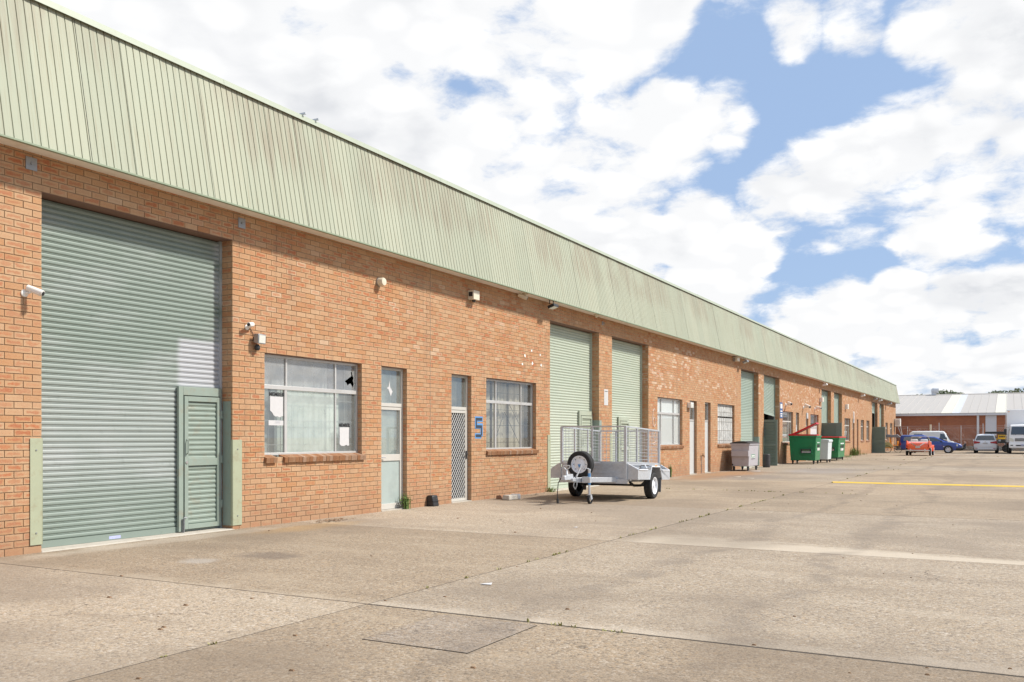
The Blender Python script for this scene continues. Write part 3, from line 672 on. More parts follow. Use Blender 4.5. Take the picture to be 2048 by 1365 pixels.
# steel corner guards of the door jambs
def guard(y, s, h, z0=.10, wrap=.12, mat='guard', w=.16):
    g = MB(); g.box(-D + .006, -D + .014, y, y + s * w, z0, h)
    g.box(-D - wrap, -D + .0135, y - s * .009, y - s * .001, z0, h)
    o = obj('corner_guard', g, MAT[mat], wh, bevel=.002)
    for z in (z0 + .15, h - .15):
        obj('bolt', MB().lathe([(0, 0), (.012, 0), (.010, .008), (0, .009)], 0, (-D + .0142, y + s * w * .5, z), 8), MAT['steel'], o)
guard(OP['r1'][1], -1, wz(70, 877), .10); guard(OP['r1'][2], 1, wz(465, 880), .06, wrap=.20, w=.19)
guard(OP['r2'][1], -1, wz(1097, 870), .10); guard(OP['r2'][2], 1, 1.95, .06, wrap=.22, mat='mgreen')
guard(OP['r3'][1], -1, 1.55, .10); guard(OP['r4'][2], 1, 1.45, .05, wrap=.22, mat='mgreen'); guard(OP['r5'][1], -1, 1.45, .05); guard(OP['r4'][1], -1, 1.4)
jp = MB().box(-D - .20, -D - .03, OP['r1'][2] - .013, OP['r1'][2] - .003, .06, wz(437, 803, D + .2)); obj('jamb_plate', jp, MAT['mgreen'], wh)

# ---- windows
def window(ident, style, fr=(.25, .75), transom=2.30, framemat='alu', hole=False):
    k, y0, y1, z0, z1, rd, _ = OP[ident]; w = bpy.data.objects.new('window', None); COL.objects.link(w); w.parent = wh
    X = -D - rd; L = y1 - y0; f = MB(); fw = min(.045, L * .05)
    zb = z0 + .03
    f.box(X - .05, X, y0 + .001, y0 + fw, zb, z1 - .001); f.box(X - .05, X, y1 - fw, y1 - .001, zb, z1 - .001)
    f.box(X - .05, X - .001, y0 + fw, y1 - fw, zb, zb + fw); f.box(X - .05, X - .001, y0 + fw, y1 - fw, z1 - fw, z1 - .001)
    f.box(X - .05, X + .004, y0 + fw, y1 - fw, transom - .04, transom + .03)
    obj('window_frame', f, MAT[framemat], w, bevel=.003)
    cols = [y0 + fw] + [y0 + L * q for q in fr] + [y1 - fw]
    for i, q in enumerate(fr):
        yy = y0 + L * q
        obj('mullion', MB().box(X - .045, X - .002, yy - .018, yy + .018, transom + .031, z1 - fw - .001), MAT[framemat], w)
        obj('sash_stile', MB().box(X - .045, X - .002, yy - (.045 if i == 0 and L > 2 else .014), yy + .016, zb + fw + .001, transom - .041), MAT[framemat], w)
    for i in range(len(cols) - 1):
        a, b = cols[i] + .012, cols[i+1] - .012
        for c, d, up in ((zb + fw, transom - .04, 0), (transom + .03, z1 - fw, 1)):
            gm = MAT['glass'] if style in ('curtain', 'board') else (MAT['glassgrey'] if up else MAT['glassmilk'] if i == 1 else MAT['glassdirty']) if style == 'blind' else MAT['glassdirty']
            if hole and up and i == len(cols) - 2:
                bm = bmesh.new()
                outer = [(a, c), (b, c), (b, d), (a, d)]
                hl = [(.94, .08), (.99, .30), (.93, .45), (.97, .62), (.88, .78), (.86, .97), (.80, .90), (.82, .70), (.74, .64), (.58, .52), (.40, .40), (.52, .30), (.58, .18), (.68, .26), (.76, .30)]
                hl = [(a + (b - a) * (u * .80 + .16), c + (d - c) * (v * .75 + .06)) for u, v in hl]
                ed = []
                for loop in (outer, hl):
                    vs = [bm.verts.new((X - .025, p, q)) for p, q in loop]
                    ed += [bm.edges.new((vs[j], vs[(j+1) % len(vs)])) for j in range(len(vs))]
                bmesh.ops.triangle_fill(bm, use_beauty=True, use_dissolve=False, edges=ed)
                me = bpy.data.meshes.new('broken_pane'); bm.to_mesh(me); bm.free()
                o = obj('broken_pane', me, MAT['glassgrey'], w); o['label'] = 'shattered upper pane with a jagged dark hole'
            else:
                obj('pane', MB().quad((X - .025, a, c), (X - .025, b, c), (X - .025, b, d), (X - .025, a, d)), gm, w)
    # what hangs behind the glass
    Xi = X - .16
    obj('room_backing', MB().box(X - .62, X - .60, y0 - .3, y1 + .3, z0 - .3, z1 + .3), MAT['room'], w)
    if style == 'blind':
        n = 14
        for i in range(n):
            a, b = y0 + L * (.20 + .66 * i / n), y0 + L * (.20 + .66 * (i + 1) / n)
            obj('blind_slat', MB().box(Xi - .012 - .006 * (i % 2), Xi - .008 - .006 * (i % 2), a, b + .004, z0, transom - .03 if hole else z1 - .05), MAT['blind'], w)
        if hole:
            obj('upper_screen', MB().box(Xi - .10, Xi - .09, y0, y0 + L * .77, transom, z1), basic('grey_screen', (.40, .42, .42), .8, var=.25, vs=1.5), w)
            obj('screen_board', MB().box(Xi - .12, Xi - .11, y0 - .05, y0 + L * .25, z0, transom), basic('grey_board', (.33, .37, .37), .8, var=.3, vs=2), w)
            obj('screen_board', MB().box(Xi - .14, Xi - .13, y0 + L * .74, y1 + .05, z0, transom), basic('blue_grey_board', (.36, .42, .44), .8, var=.3, vs=2), w)
    if style == 'curtain':
        c = MB(); n = 60; pts = []
        for i in range(n + 1):
            q = i / n; pts.append((Xi - .12 + .03 * math.sin(q * 70) + .015 * math.sin(q * 31), y0 + L * q))
        for (x0, a), (x1, b) in zip(pts, pts[1:]):
            if .30 < (a - y0) / L < .36 or .62 < (a - y0) / L < .66: continue
            c.quad((x0, a, z0), (x1, b, z0), (x1, b, z1 - .05), (x0, a, z1 - .05))
        obj('curtain', c, MAT['curtain'], w, smooth=60)
    if style == 'board': obj('white_lining', MB().box(Xi + .10, Xi + .11, y0, y1, z0, z1), MAT['whiteboard'], w)
    if style == 'lace': obj('lace_curtain', MB().box(X - .005, X + .004, y0 + .05, y1 - .05, z0 + .06, z1 - .05), MAT['lace'], w)
    if style == 'plain': obj('blind_panel', MB().box(Xi - .06, Xi - .05, y0, y1, z0, z1 - .5), MAT['curtain'], w); 
    # bars
    if style in ('blind', 'curtain', 'lace'):
        Xb = X - .085 if style != 'lace' else X + .012; b = MB(); r = .006
        nb = int(L / .30) + 1
        for i in range(1, nb):
            yy = y0 + L * i / nb; b.tube((Xb, yy, z0 + .05), (Xb, yy, z1 - .05), r, n=6)
        for q in (.12, .36, .58) + ((.82,) if style != 'blind' else ()): b.tube((Xb + .012, y0 + .03, z0 + (z1 - z0) * q), (Xb + .012, y1 - .03, z0 + (z1 - z0) * q), r, n=6)
        if style == 'curtain':
            b.tube((Xb, y0 + L * .30, z0 + .3), (Xb, y0 + L * .47, z0 + .95), r * 1.2, n=6); b.tube((Xb, y0 + L * .47, z0 + .95), (Xb, y0 + L * .78, z0 + .15), r * 1.2, n=6)
            b.tube((Xb, y0 + L * .52, z0 + 1.25), (Xb, y0 + L * .80, z0 + .6), r * 1.2, n=6)
        obj('window_bars', b, MAT['palealu'] if style == 'lace' else (MAT['ink'] if style == 'curtain' else MAT['steel']), w)
    # brick-on-edge sill
    if ident in ('w1', 'w2', 'w3', 'w4'):
        n = int((L + .06) / .086); rs2 = random.Random(hash(ident) % 99)
        rs2 = random.Random({'w1': 1, 'w2': 2, 'w3': 3, 'w4': 4}[ident])
        for i in range(n):
            if ident == 'w1' and i in (3, 4): continue
            a = y0 - .005 + (L + .08) * i / n; b = a + (L + .08) / n - .006; dz = rs2.uniform(-.003, .003); dx = rs2.uniform(-.004, .004)
            x0, x1 = X + .002, -D + .055 + dx; zt0, zt1 = zb + .012, zb - .035 + dz
            V = [(x0, a, zt0 - .11), (x1 - .012, a, zt1 - .085), (x1 - .012, b, zt1 - .085), (x0, b, zt0 - .11), (x0, a, zt0), (x1, a, zt1), (x1, b, zt1), (x0, b, zt0)]
            me = bpy.data.meshes.new('sill_brick'); me.from_pydata(V, [], [(0,3,2,1),(4,5,6,7),(0,1,5,4),(1,2,6,5),(2,3,7,6),(3,0,4,7)])
            uv = me.uv_layers.new(name='face'); at = me.attributes.new('brick', 'FLOAT_COLOR', 'FACE')
            at.data.foreach_set('color', np.array([(rs2.choice([.0, .3, .65, .7, .75, .95]), .1, .5, 1)] * 6, dtype=np.float32).ravel()); me.materials.append(MAT['sillbrick'])
            obj('sill_brick', me, None, w)
        if ident == 'w1':
            obj('sill_bed', MB().box(X + .001, -D - .001, y0 + .2, y0 + .45, SILL - .085, SILL + .005), MAT['mortar'], w)
    else:
        obj('sill', MB().hexa([(X, y0 - .02, SILL - .08), (-D + .05, y0 - .02, SILL - .09), (-D + .05, y1 + .05, SILL - .09), (X, y1 + .05, SILL - .08)], [(X, y0 - .02, zb - .002), (-D + .055, y0 - .02, zb - .04), (-D + .055, y1 + .05, zb - .04), (X, y1 + .05, zb - .002)]), MAT['sillplain'], w)
    return w
def sill_mat():
    m = MAT['brick'].copy(); m.name = 'sill_brick'
    for n in m.node_tree.nodes:
        if n.type == 'BSDF_PRINCIPLED':
            src = n.inputs['Base Color'].links[0].from_socket; t = NT(m.node_tree)
            t.put(n.inputs['Base Color'], t.mix(1.0, src, (.62, .56, .55), 'MULTIPLY'))
    return m
MAT['sillbrick'] = sill_mat(); MAT['sillplain'] = basic('sill_clay', (.29, .15, .09), .9, var=.3, vs=14, bump=.3)
w1 = window('w1', 'blind', hole=True, fr=((wy(573, D + .1) - OP['w1'][1]) / (OP['w1'][2] - OP['w1'][1]), (wy(671.5, D + .1) - OP['w1'][1]) / (OP['w1'][2] - OP['w1'][1])))
w2 = window('w2', 'curtain'); w3 = window('w3', 'board'); w4 = window('w4', 'lace')
w5 = window('w5', 'plain', fr=(.72,), framemat='palealu'); w7 = window('w7', 'plain', fr=(.5,), framemat='palealu')
for n in ('w8a', 'w8b', 'w9a', 'w9b'): window(n, 'plain', fr=(.5,), framemat='palealu')
# notices taped inside the big window
Xg = -D - .10 - .023
def ragged(y0, y1, z0, z1, seed):
    r = random.Random(seed); n = 7; pts = []
    for i in range(n + 1): pts.append((y0 + (y1 - y0) * i / n, z0 + abs(r.gauss(0, .018)) + (.09 * (1 - i / 3.0) if i < 3 and seed == 1 else 0)))
    pts += [(y1 - abs(r.gauss(0, .006)), z0 + (z1 - z0) * .5), (y1, z1), (y0, z1), (y0 + abs(r.gauss(0, .006)), z0 + (z1 - z0) * .5)]
    return pts
d_ = D + .123
for (pa, pb, ta, tb, sd) in ((540, 566, 795, 835, 1), (679, 698, 855, 893, 2)):
    a, b = wy(pa, d_), wy(pb, d_); zt, zb_ = wz(pa, ta - (2 if sd == 1 else 0), d_), wz(pa, tb, d_)
    obj('paper_notice', MB().prism(ragged(a, b, zb_, zt, sd), 0, Xg, Xg + .0015), MAT['paper'], w1)
    me = text_mesh('MEMBER', .085); o = obj('notice_lettering', me, MAT['ink'], w1, loc=(Xg + .003, a - .02, zt + .012), rot=WALLROT)
    wdt = max(v.co.x for v in me.vertices); o.scale = ((b - a + .05) / wdt, 1, 1)
a, b = wy(537, d_), wy(567, d_); zt, zb_ = wz(537, 841, d_), wz(537, 851, d_)
obj('paper_notice', MB().box(Xg, Xg + .0015, a, b, zb_, zt), MAT['paper'], w1)
obj('notice_lettering', text_mesh('1999', .07), basic('faded_ink', (.5, .5, .52), .8), w1, loc=(Xg + .003, a + .14, zb_ + .025), rot=WALLROT)
# ---- doors
def door(ident, style):
    k, y0, y1, z0, z1, rd, _ = OP[ident]; d = bpy.data.objects.new('door', None); COL.objects.link(d); d.parent = wh
    X = -D - rd; L = y1 - y0; fw = min(.055, L * .07); T = 2.06; f = MB()
    f.box(X - .06, X, y0 + .001, y0 + fw, .0, z1 - .001); f.box(X - .06, X, y1 - fw, y1 - .001, .0, z1 - .001)
    f.box(X - .06, X - .001, y0 + fw, y1 - fw, z1 - .05, z1 - .001); f.box(X - .06, X + .004, y0 + fw, y1 - fw, T, T + .07)
    obj('door_frame', f, MAT['palealu' if style in ('glass', 'screen', 'white') else 'alu'], d, bevel=.003)
    obj('transom_pane', MB().box(X - .035, X - .03, y0 + fw, y1 - fw, T + .07, z1 - .05), MAT['glassdirty' if style == 'glass' else 'glass'], d)
    obj('transom_backing', MB().box(X - .32, X - .30, y0, y1, T - .1, z1 + .1), MAT['curtain' if style == 'screen' else 'frost' if style in ('glass',) else 'room'], d)
    a, b = y0 + fw + .004, y1 - fw - .004; sw = .06
    if style == 'glass':
        p = MB(); p.box(X - .05, X - .005, a, a + sw * .6, .02, T - .004); p.box(X - .05, X - .005, b - sw * .6, b, .02, T - .004)
        for zz, h in ((.02, .11), (.98, .13), (T - .065, .06)): p.box(X - .05, X - .006, a + sw * .6, b - sw * .6, zz, zz + h)
        obj('door_leaf', p, MAT['palealu'], d, bevel=.003)
        obj('frosted_pane', MB().box(X - .035, X - .028, a + .03, b - .03, .13, .98), MAT['frost'], d); obj('upper_pane', MB().box(X - .035, X - .03, a + .03, b - .03, 1.11, T - .06), MAT['glassdirty'], d)
        obj('upper_blind', MB().box(X - .12, X - .11, a, b, 1.0, T), basic('door_blind', (.46, .50, .50), .8, var=.12), d)
        obj('handle', MB().tube((X, a + .05, 1.05), (X + .035, a + .05, 1.05), .012).tube((X + .035, a + .05, 1.05), (X + .035, a + .16, 1.045), .009), MAT['chrome'], d)
        cr = MB(); z = 2.43; yy = (y0 + y1) / 2 - .08
        cr.prism([(yy, z), (yy + .06, z - .03), (yy + .13, z - .16), (yy + .19, z - .06), (yy + .11, z + .02), (yy + .09, z + .15), (yy + .06, z + .03)], 0, X - .0295, X - .028)
        obj('cracked_glass_mark', cr, MAT['paper'], d)
    elif style == 'screen':
        p = MB(); p.box(X - .04, X + .012, a, a + sw, .02, T - .004); p.box(X - .04, X + .012, b - sw, b, .02, T - .004); p.box(X - .04, X + .011, a + sw, b - sw, .02, .02 + sw); p.box(X - .04, X + .011, a + sw, b - sw, T - .01 - sw, T - .01)
        obj('screen_frame', p, MAT['palealu'], d, bevel=.003)
        g = MB(); u0, u1, v0, v1 = a + sw, b - sw, .08, T - .07; dx, dz = .088, .115
        for s in (1, -1):
            k = -60
            while k < 60:      # diagonal strands clipped to the frame
                c0 = k * dx; slope = s * dx / dz
                zA, zB = v0, v1; pts = []
                za = (u0 - (u0 + c0)) / slope + v0; zb2 = (u1 - (u0 + c0)) / slope + v0
                lo, hi = max(v0, min(za, zb2)), min(v1, max(za, zb2))
                if hi - lo > .02: g.tube((X - .008 + s * .003, u0 + c0 + slope * (lo - v0), lo), (X - .008 + s * .003, u0 + c0 + slope * (hi - v0), hi), .0048, n=4, cap=False)
                k += 1
        obj('diamond_grille', g, MAT['white'], d)
        obj('inner_leaf', MB().box(X - .10, X - .09, a, b, .02, T), basic('dark_flyscreen', (.03, .033, .04), .7), d)
        obj('handle', MB().box(X + .012, X + .03, b - .05, b - .015, .96, 1.14).tube((X + .03, b - .03, 1.07), (X + .06, b - .03, 1.07), .01).tube((X + .06, b - .03, 1.07), (X + .06, b - .12, 1.07), .009), MAT['black'], d)
    else:
        mm = {'white': 'whitedoor', 'grey': 'greydoor', 'brown': 'sillplain'}[style]
        obj('door_leaf', MB().box(X - .05, X - .008, a, b, .02, T - .004), MAT[mm], d, bevel=.003)
        obj('handle', MB().box(X - .008, X + .004, a + .03, a + .07, .92, 1.12).tube((X + .004, a + .05, 1.04), (X + .045, a + .05, 1.04), .011).tube((X + .045, a + .05, 1.04), (X + .045, a + .15, 1.04), .009), MAT['chrome'], d)
        if style == 'white':
            obj('vent_panel', MB().box(X - .008, X - .004, a + .1, b - .1, 1.95, 2.03), MAT['alu'], d)
    obj('door_step', MB().box(-D - rd - .05, -D + .01, y0 + .002, y1 - .002, -.02, .016), MAT['concrete'], d)
    return d
for n, s in (('d1', 'glass'), ('d2', 'screen'), ('d3', 'grey'), ('d4', 'grey'), ('d5', 'grey'), ('d6', 'brown'), ('d6b', 'white'), ('d7', 'brown'), ('d8', 'brown')): door(n, s)

# painted unit number 5: black strokes with a blue sprayed halo
yn0, yn1 = wy(951, D), wy(964, D); zn0, zn1 = wz(957, 875), wz(957, 836); hN = zn1 - zn0; wN = yn1 - yn0
def five(y0, z0, w, h, t, x):
    m = MB()
    for (a, b, c, d) in ((0, 1, 1 - t, 1), (0, t * 1.3, .5, 1 - t), (0, 1, .5 - t * .2, .5 + t * .8), (1 - t * 1.3, 1, .1, .5 - t * .2), (0, 1 - t * .8, 0, t)):
        m.box(-D + .0030, -D + x, y0 + w * a, y0 + w * b, z0 + h * c, z0 + h * d); x += .00015
    return m
obj('painted_number_halo', five(yn0 - .03, zn0 - .03, wN + .06, hN + .06, .24, .0042), MAT['blue'], wh)
obj('painted_number', five(yn0, zn0, wN, hN, .15, .0060), basic('black_paint', (.03, .04, .06), .7), wh)
# chalk scribble beside the white-lined window
sc = MB(); ys_, zs_ = wy(1303), 1.8
pts = [(0, .55), (-.05, .62), (-.16, .55), (-.2, .3), (-.16, .05), (-.05, 0), (.02, .1), (.0, .28), (-.1, .33), (-.18, .22)]
sc.path([(-D + .006, ys_ + .35 + a * 1.3, zs_ + b) for a, b in pts], .011, 5)
pts = [(-.25, -.1), (-.2, -.42), (-.12, -.12), (-.05, -.45), (.05, -.1), (.08, -.5), (-.22, -.6), (-.02, -.62)]
sc.path([(-D + .006, ys_ + .35 + a * 1.3, zs_ + b) for a, b in pts], .009, 5)
obj('chalk_scribble', sc, basic('chalk', (.66, .58, .52), .9), wh)
# white paint splashes above the second window
sp_ = MB(); r5 = random.Random(4)
for (px, py) in ((1045, 729), (1063, 702), (1065, 727), (1080, 710), (1082, 731), (1050, 712)):
    y, z = wy(px), wz(px, py); n = 7
    sp_.prism([(y + r5.uniform(.02, .06) * math.cos(2 * math.pi * i / n), z + r5.uniform(.015, .06) * math.sin(2 * math.pi * i / n)) for i in range(n)], 0, -D + .003, -D + .0045)
obj('paint_splashes', sp_, MAT['white'], wh)
# tie plates below the soffit
for px, py in ((62, 328), (483, 447)):
    y, z = wy(px), wz(px, py); tp = obj('tie_plate', MB().box(-D + .003, -D + .012, y - .075, y + .075, z - .08, z + .08), MAT['steel'], wh, bevel=.002)
    obj('bolt', MB().lathe([(0, 0), (.018, 0), (.016, .014), (0, .016)], 0, (-D + .012, y, z), 6), MAT['steel'], tp)
# control joint
yj = wy(861); obj('control_joint', MB().box(-D - .001, -D + .0035, yj - .006, yj + .006, 0, SOF), MAT['mortar'], wh)
# purlin ends sticking up over the capping
for px in (602, 628):
    y = wy(px, D + .02); obj('roof_bracket', MB().box(XFT - .25, XFT + .10, y - .015, y + .015, ZFT + .055, ZFT + .085).box(XFT - .08, XFT - .05, y - .012, y + .012, ZFT + .02, ZFT + .055), MAT['galv'], wh)

# open personnel doors swung out from three roller door jambs
def open_door(ident, xo, h, lab, wide=0):
    y = OP[ident][1] + .06; xi = -D - .22
    d = thing('open_wicket_door', lab, 'door', ((xi + xo) / 2, y, 0)); W_ = xo - xi; x0 = -W_ / 2; x1 = W_ / 2
    f = MB(); f.box(x0, x0 + .09, -.03, .03, .02, h); f.box(x1 - .09 - wide, x1, -.03, .03, .02, h); f.box(x0 + .09, x1 - .09 - wide, -.029, .029, h - .12, h); f.box(x0 + .09, x1 - .09 - wide, -.029, .029, .02, .14); f.box(x0 + .09, x1 - .09 - wide, -.029, .029, 1.0, 1.12)
    obj('door_frame', f, MAT['dgreen'], d, bevel=.004); z = .14; s = MB()
    while z < h - .14:
        if True:
            for (u, v), (w, x) in zip(SPROF, SPROF[1:]): s.quad((x0 + .05, -.01 - u, z + v), (x1 - .05 - wide, -.01 - u, z + v), (x1 - .05 - wide, -.01 - w, z + x), (x0 + .05, -.01 - w, z + x))
        z += SP
    obj('slat_panel', s, MAT['dgreen'], d)
    obj('handle', MB().tube((x1 - .05, -.03, 1.05), (x1 - .05, -.08, 1.05), .012).tube((x1 - .05, -.08, 1.05), (x1 - .14, -.08, 1.05), .010), MAT['steel'], d)
    return d
open_door('r5', -10.10, 2.30, 'green slatted personnel door swung open below a half raised roller door')
open_door('r6', -9.50, 2.35, 'dark green slatted door with broad jamb standing open behind the red lidded bins', .28)
open_door('r8', -9.66, 2.32, 'dark green slatted door standing open beside the dark open bay near the trishaw')
# ================================================================== FITTINGS ON THE WALL
def on_wall(px, py): return (-D, wy(px), wz(px, py))
def bullet_camera(px, py, lab, yaw, pitch, s=1.0, mat='white', soffit=False):
    x, y, z = on_wall(px, py)
    if soffit: x, z = -D + .12, SOF
    t = thing('security_camera', lab, 'camera', (x, y, z))
    if soffit:
        obj('mount', MB().lathe([(0, -.002), (.04, -.002), (.04, -.02), (.012, -.03), (.012, -.08), (0, -.08)], 2, (0, 0, 0), 14), MAT[mat], t, smooth=40); p0 = Vector((0, 0, -.08))
    else:
        obj('mount', MB().lathe([(0, .001), (.055 * s, .001), (.055 * s, .02 * s), (.04 * s, .03 * s), (0, .03 * s)], 0, (0, 0, 0), 18), MAT[mat], t, smooth=40)
        obj('arm', MB().path([(.02 * s, 0, 0), (.085 * s, .02 * s, .0), (.10 * s, .05 * s, .035 * s)], .017 * s, 10), MAT[mat], t, smooth=40); p0 = Vector((.10 * s, .05 * s, .05 * s))
    d = Vector((math.cos(yaw) * math.cos(pitch), math.sin(yaw) * math.cos(pitch), math.sin(pitch))); a = p0 - d * .06 * s; b = p0 + d * .15 * s
    obj('housing', MB().tube(a, b, .042 * s, n=16), MAT[mat], t, smooth=40)
    u = Vector((0, 0, 1)); obj('sunshade', MB().tube(a + u * .012 * s, b + d * .035 * s + u * .016 * s, .043 * s, n=16), MAT[mat], t, smooth=40)
    obj('lens', MB().tube(b + d * .0355 * s + u * .010 * s, b + d * .039 * s + u * .010 * s, .033 * s, n=16), MAT['black'], t)
    return t
bullet_camera(48, 587, 'white bullet camera on brick pier edge beside the tall weathered roller door', R(28), R(-22), .85)
c1 = bullet_camera(493, 655, 'white bullet camera above small floodlight near the large window', R(-65), R(-8), .75)
x, y, z = on_wall(510, 679)
t = thing('floodlight', 'small square floodlight with motion sensor near the large window', 'floodlight', (x, y, z))
obj('bracket', MB().box(.001, .03, -.04, .04, -.04, .04).tube((.02, 0, 0), (.09, .01, .02), .014), MAT['black'], t)
obj('housing', MB().hexa([(.05, -.085, -.06), (.14, -.075, -.085), (.14, .095, -.085), (.05, .085, -.06)], [(.06, -.085, .08), (.15, -.075, .075), (.15, .095, .075), (.06, .085, .08)]), MAT['steel'], t, bevel=.006)
obj('lens', MB().hexa([(.141, -.06, -.068), (.1475, -.06, -.068), (.1475, .08, -.068), (.141, .08, -.068)], [(.150, -.06, .058), (.1555, -.06, .058), (.1555, .08, .058), (.150, .08, .058)]), MAT['lamp'], t)
obj('motion_sensor', MB().lathe([(0, -.055), (.03, -.05), (.045, -.02), (.045, .02), (.02, .05), (0, .05)], 2, (.06, -.01, -.135), 14), MAT['black'], t, smooth=40)
obj('cable', MB().path([(.02, 0, .0), (.01, -.06, .09), (.012, -.14, .20)], .005, 5), MAT['black'], t)
x, y, z = on_wall(757, 565)
t = thing('alarm_sounder', 'cream drum shaped alarm sounder high on brick above the glazed door', 'alarm', (x, y, z))
obj('base', MB().lathe([(0, .001), (.085, .001), (.085, .03), (0, .03)], 0, (0, 0, 0), 20), MAT['steel'], t, smooth=40)
obj('dome', MB().lathe([(.08, .03), (.08, .12), (.07, .14), (0, .145)], 0, (0, 0, 0), 20), MAT['cream'], t, smooth=30)
x, y, z = on_wall(940, 592)
t = thing('alarm_box', 'cream alarm box with dark strobe on brick above the diamond grille door', 'alarm', (x, y, z))
obj('case', MB().box(.002, .16, -.10, .16, -.10, .11), MAT['cream'], t, bevel=.008); obj('strobe', MB().box(.03, .13, -.112, -.1005, -.03, .07), MAT['black'], t, bevel=.004)
obj('sensor', MB().lathe([(0, -.05), (.035, -.045), (.045, 0), (0, 0)], 2, (.09, .02, -.1005), 12), MAT['black'], t, smooth=40)
bullet_camera(1033, 594, 'grey soffit camera above the barred window, next to a round sensor', R(20), R(-25), 1.0, 'cream', True)
def soffit_dome(px, lab):
    t = thing('soffit_sensor', lab, 'sensor', (-D + .17, wy(px, D - .17), SOF))
    obj('base', MB().lathe([(0, -.001), (.075, -.001), (.075, -.03), (.05, -.045), (0, -.045)], 2, (0, 0, 0), 16), MAT['cream'], t, smooth=40); obj('eye', MB().lathe([(.045, -.045), (.035, -.08), (0, -.095)], 2, (0, 0, 0), 14), MAT['cream'], t, smooth=50)
soffit_dome(1050, 'round cream sensor under the soffit before the paired roller doors'); soffit_dome(1193, 'round cream sensor under the soffit above brick pier with the notice')
def soffit_flood(px, lab, s=1.0, mat='black', n='floodlight'):
    t = thing(n, lab, 'floodlight', (-D + .25, wy(px, D - .25), SOF))
    obj('bracket', MB().box(-.01, .01, -.10 * s, -.09 * s, -.10 * s, -.002).box(-.01, .01, .09 * s, .10 * s, -.10 * s, -.002), MAT[mat], t)
    obj('housing', MB().hexa([(-.03 * s, -.12 * s, -.20 * s), (.13 * s, -.12 * s, -.15 * s), (.13 * s, .12 * s, -.15 * s), (-.03 * s, .12 * s, -.20 * s)], [(-.05 * s, -.12 * s, -.14 * s), (.11 * s, -.12 * s, -.09 * s), (.11 * s, .12 * s, -.09 * s), (-.05 * s, .12 * s, -.14 * s)]), MAT[mat], t, bevel=.006)
    obj('lens', MB().hexa([(-.015 * s, -.10 * s, -.2005 * s), (.115 * s, -.10 * s, -.1600 * s), (.115 * s, .10 * s, -.1600 * s), (-.015 * s, .10 * s, -.2005 * s)], [(-.015 * s, -.10 * s, -.190 * s), (.115 * s, -.10 * s, -.15 * s), (.115 * s, .10 * s, -.15 * s), (-.015 * s, .10 * s, -.190 * s)]), MAT['lamp'], t)
soffit_flood(1103, 'black soffit floodlight at the corner of the first pale roller door', 1.15)
x, y, z = on_wall(1205, 647); t = thing('wall_hook', 'small steel eye bolt on brick above the notice pier', 'hook', (x, y, z)); obj('plate', MB().box(.002, .012, -.05, .05, -.05, .05), MAT['steel'], t); obj('eye', MB().path([(.012, 0, 0), (.05, 0, .03), (.08, 0, 0), (.05, 0, -.03), (.012, 0, 0)], .008), MAT['steel'], t)
x, y, z = on_wall(1468, 719); t = thing('wall_speaker', 'cream box speaker under the soffit above the lace curtained window', 'speaker', (x, y, z)); obj('case', MB().box(.002, .20, -.24, .24, -.10, .08), MAT['cream'], t, bevel=.01); obj('grille', MB().box(.2005, .21, -.18, .18, -.07, .05), MAT['soffit'], t); obj('bracket', MB().box(.03, .12, -.26, -.241, -.12, .04), MAT['steel'], t)
soffit_flood(1489, 'tilted soffit floodlight over the roller door behind the grey bin', 1.3, 'steel'); soffit_flood(1648, 'pale soffit floodlight over the brick wall before the green door bay', 1.6, 'white')
soffit_flood(1724, 'small white soffit floodlight over the narrow brown doors', 1.8, 'white'); soffit_flood(1749, 'steel soffit floodlight over the dark open bay', 1.8, 'steel'); soffit_flood(1759, 'white soffit floodlight on pier between the last two bays', 1.8, 'white'); soffit_flood(1777, 'large steel soffit light near the air conditioner end', 2.4, 'steel')
soffit_dome(1685, 'round cream sensor under the soffit past the seventh roller door')
def wall_box(name, px, py, w, h, dpt, lab, cat, mat='white', detail='black'):
    x, y, z = on_wall(px, py); t = thing(name, lab, cat, (x, y, z)); obj('case', MB().box(.002, dpt, -w/2, w/2, -h/2, h/2), MAT[mat], t, bevel=.01)
    obj('face_plate', MB().box(dpt + .0005, dpt + .008, -w*.36, w*.36, -h*.34, h*.34), MAT['lamp' if detail == 'lamp' else detail], t); return t
wall_box('wall_light', 1377, 811, .34, .20, .15, 'white box wall light over the pale door beside white lined window', 'light', 'white', 'lamp')
bullet_camera(1571, 810, 'white camera above the window behind the open red bin lid', R(-50), R(-15), 1.6)
bullet_camera(1606, 815, 'white camera between two narrow doors behind the green bins', R(-40), R(-20), 1.8); bullet_camera(1629, 818, 'white camera over the white door behind the green bins', R(-30), R(-15), 1.6)
wall_box('alarm_box', 1640, 800, .45, .28, .2, 'white alarm box at the edge of the sixth roller door', 'alarm', 'white', 'cream'); wall_box('alarm_box', 1691, 814, .5, .35, .2, 'white alarm box on brick above the window past the green door', 'alarm', 'white', 'cream')
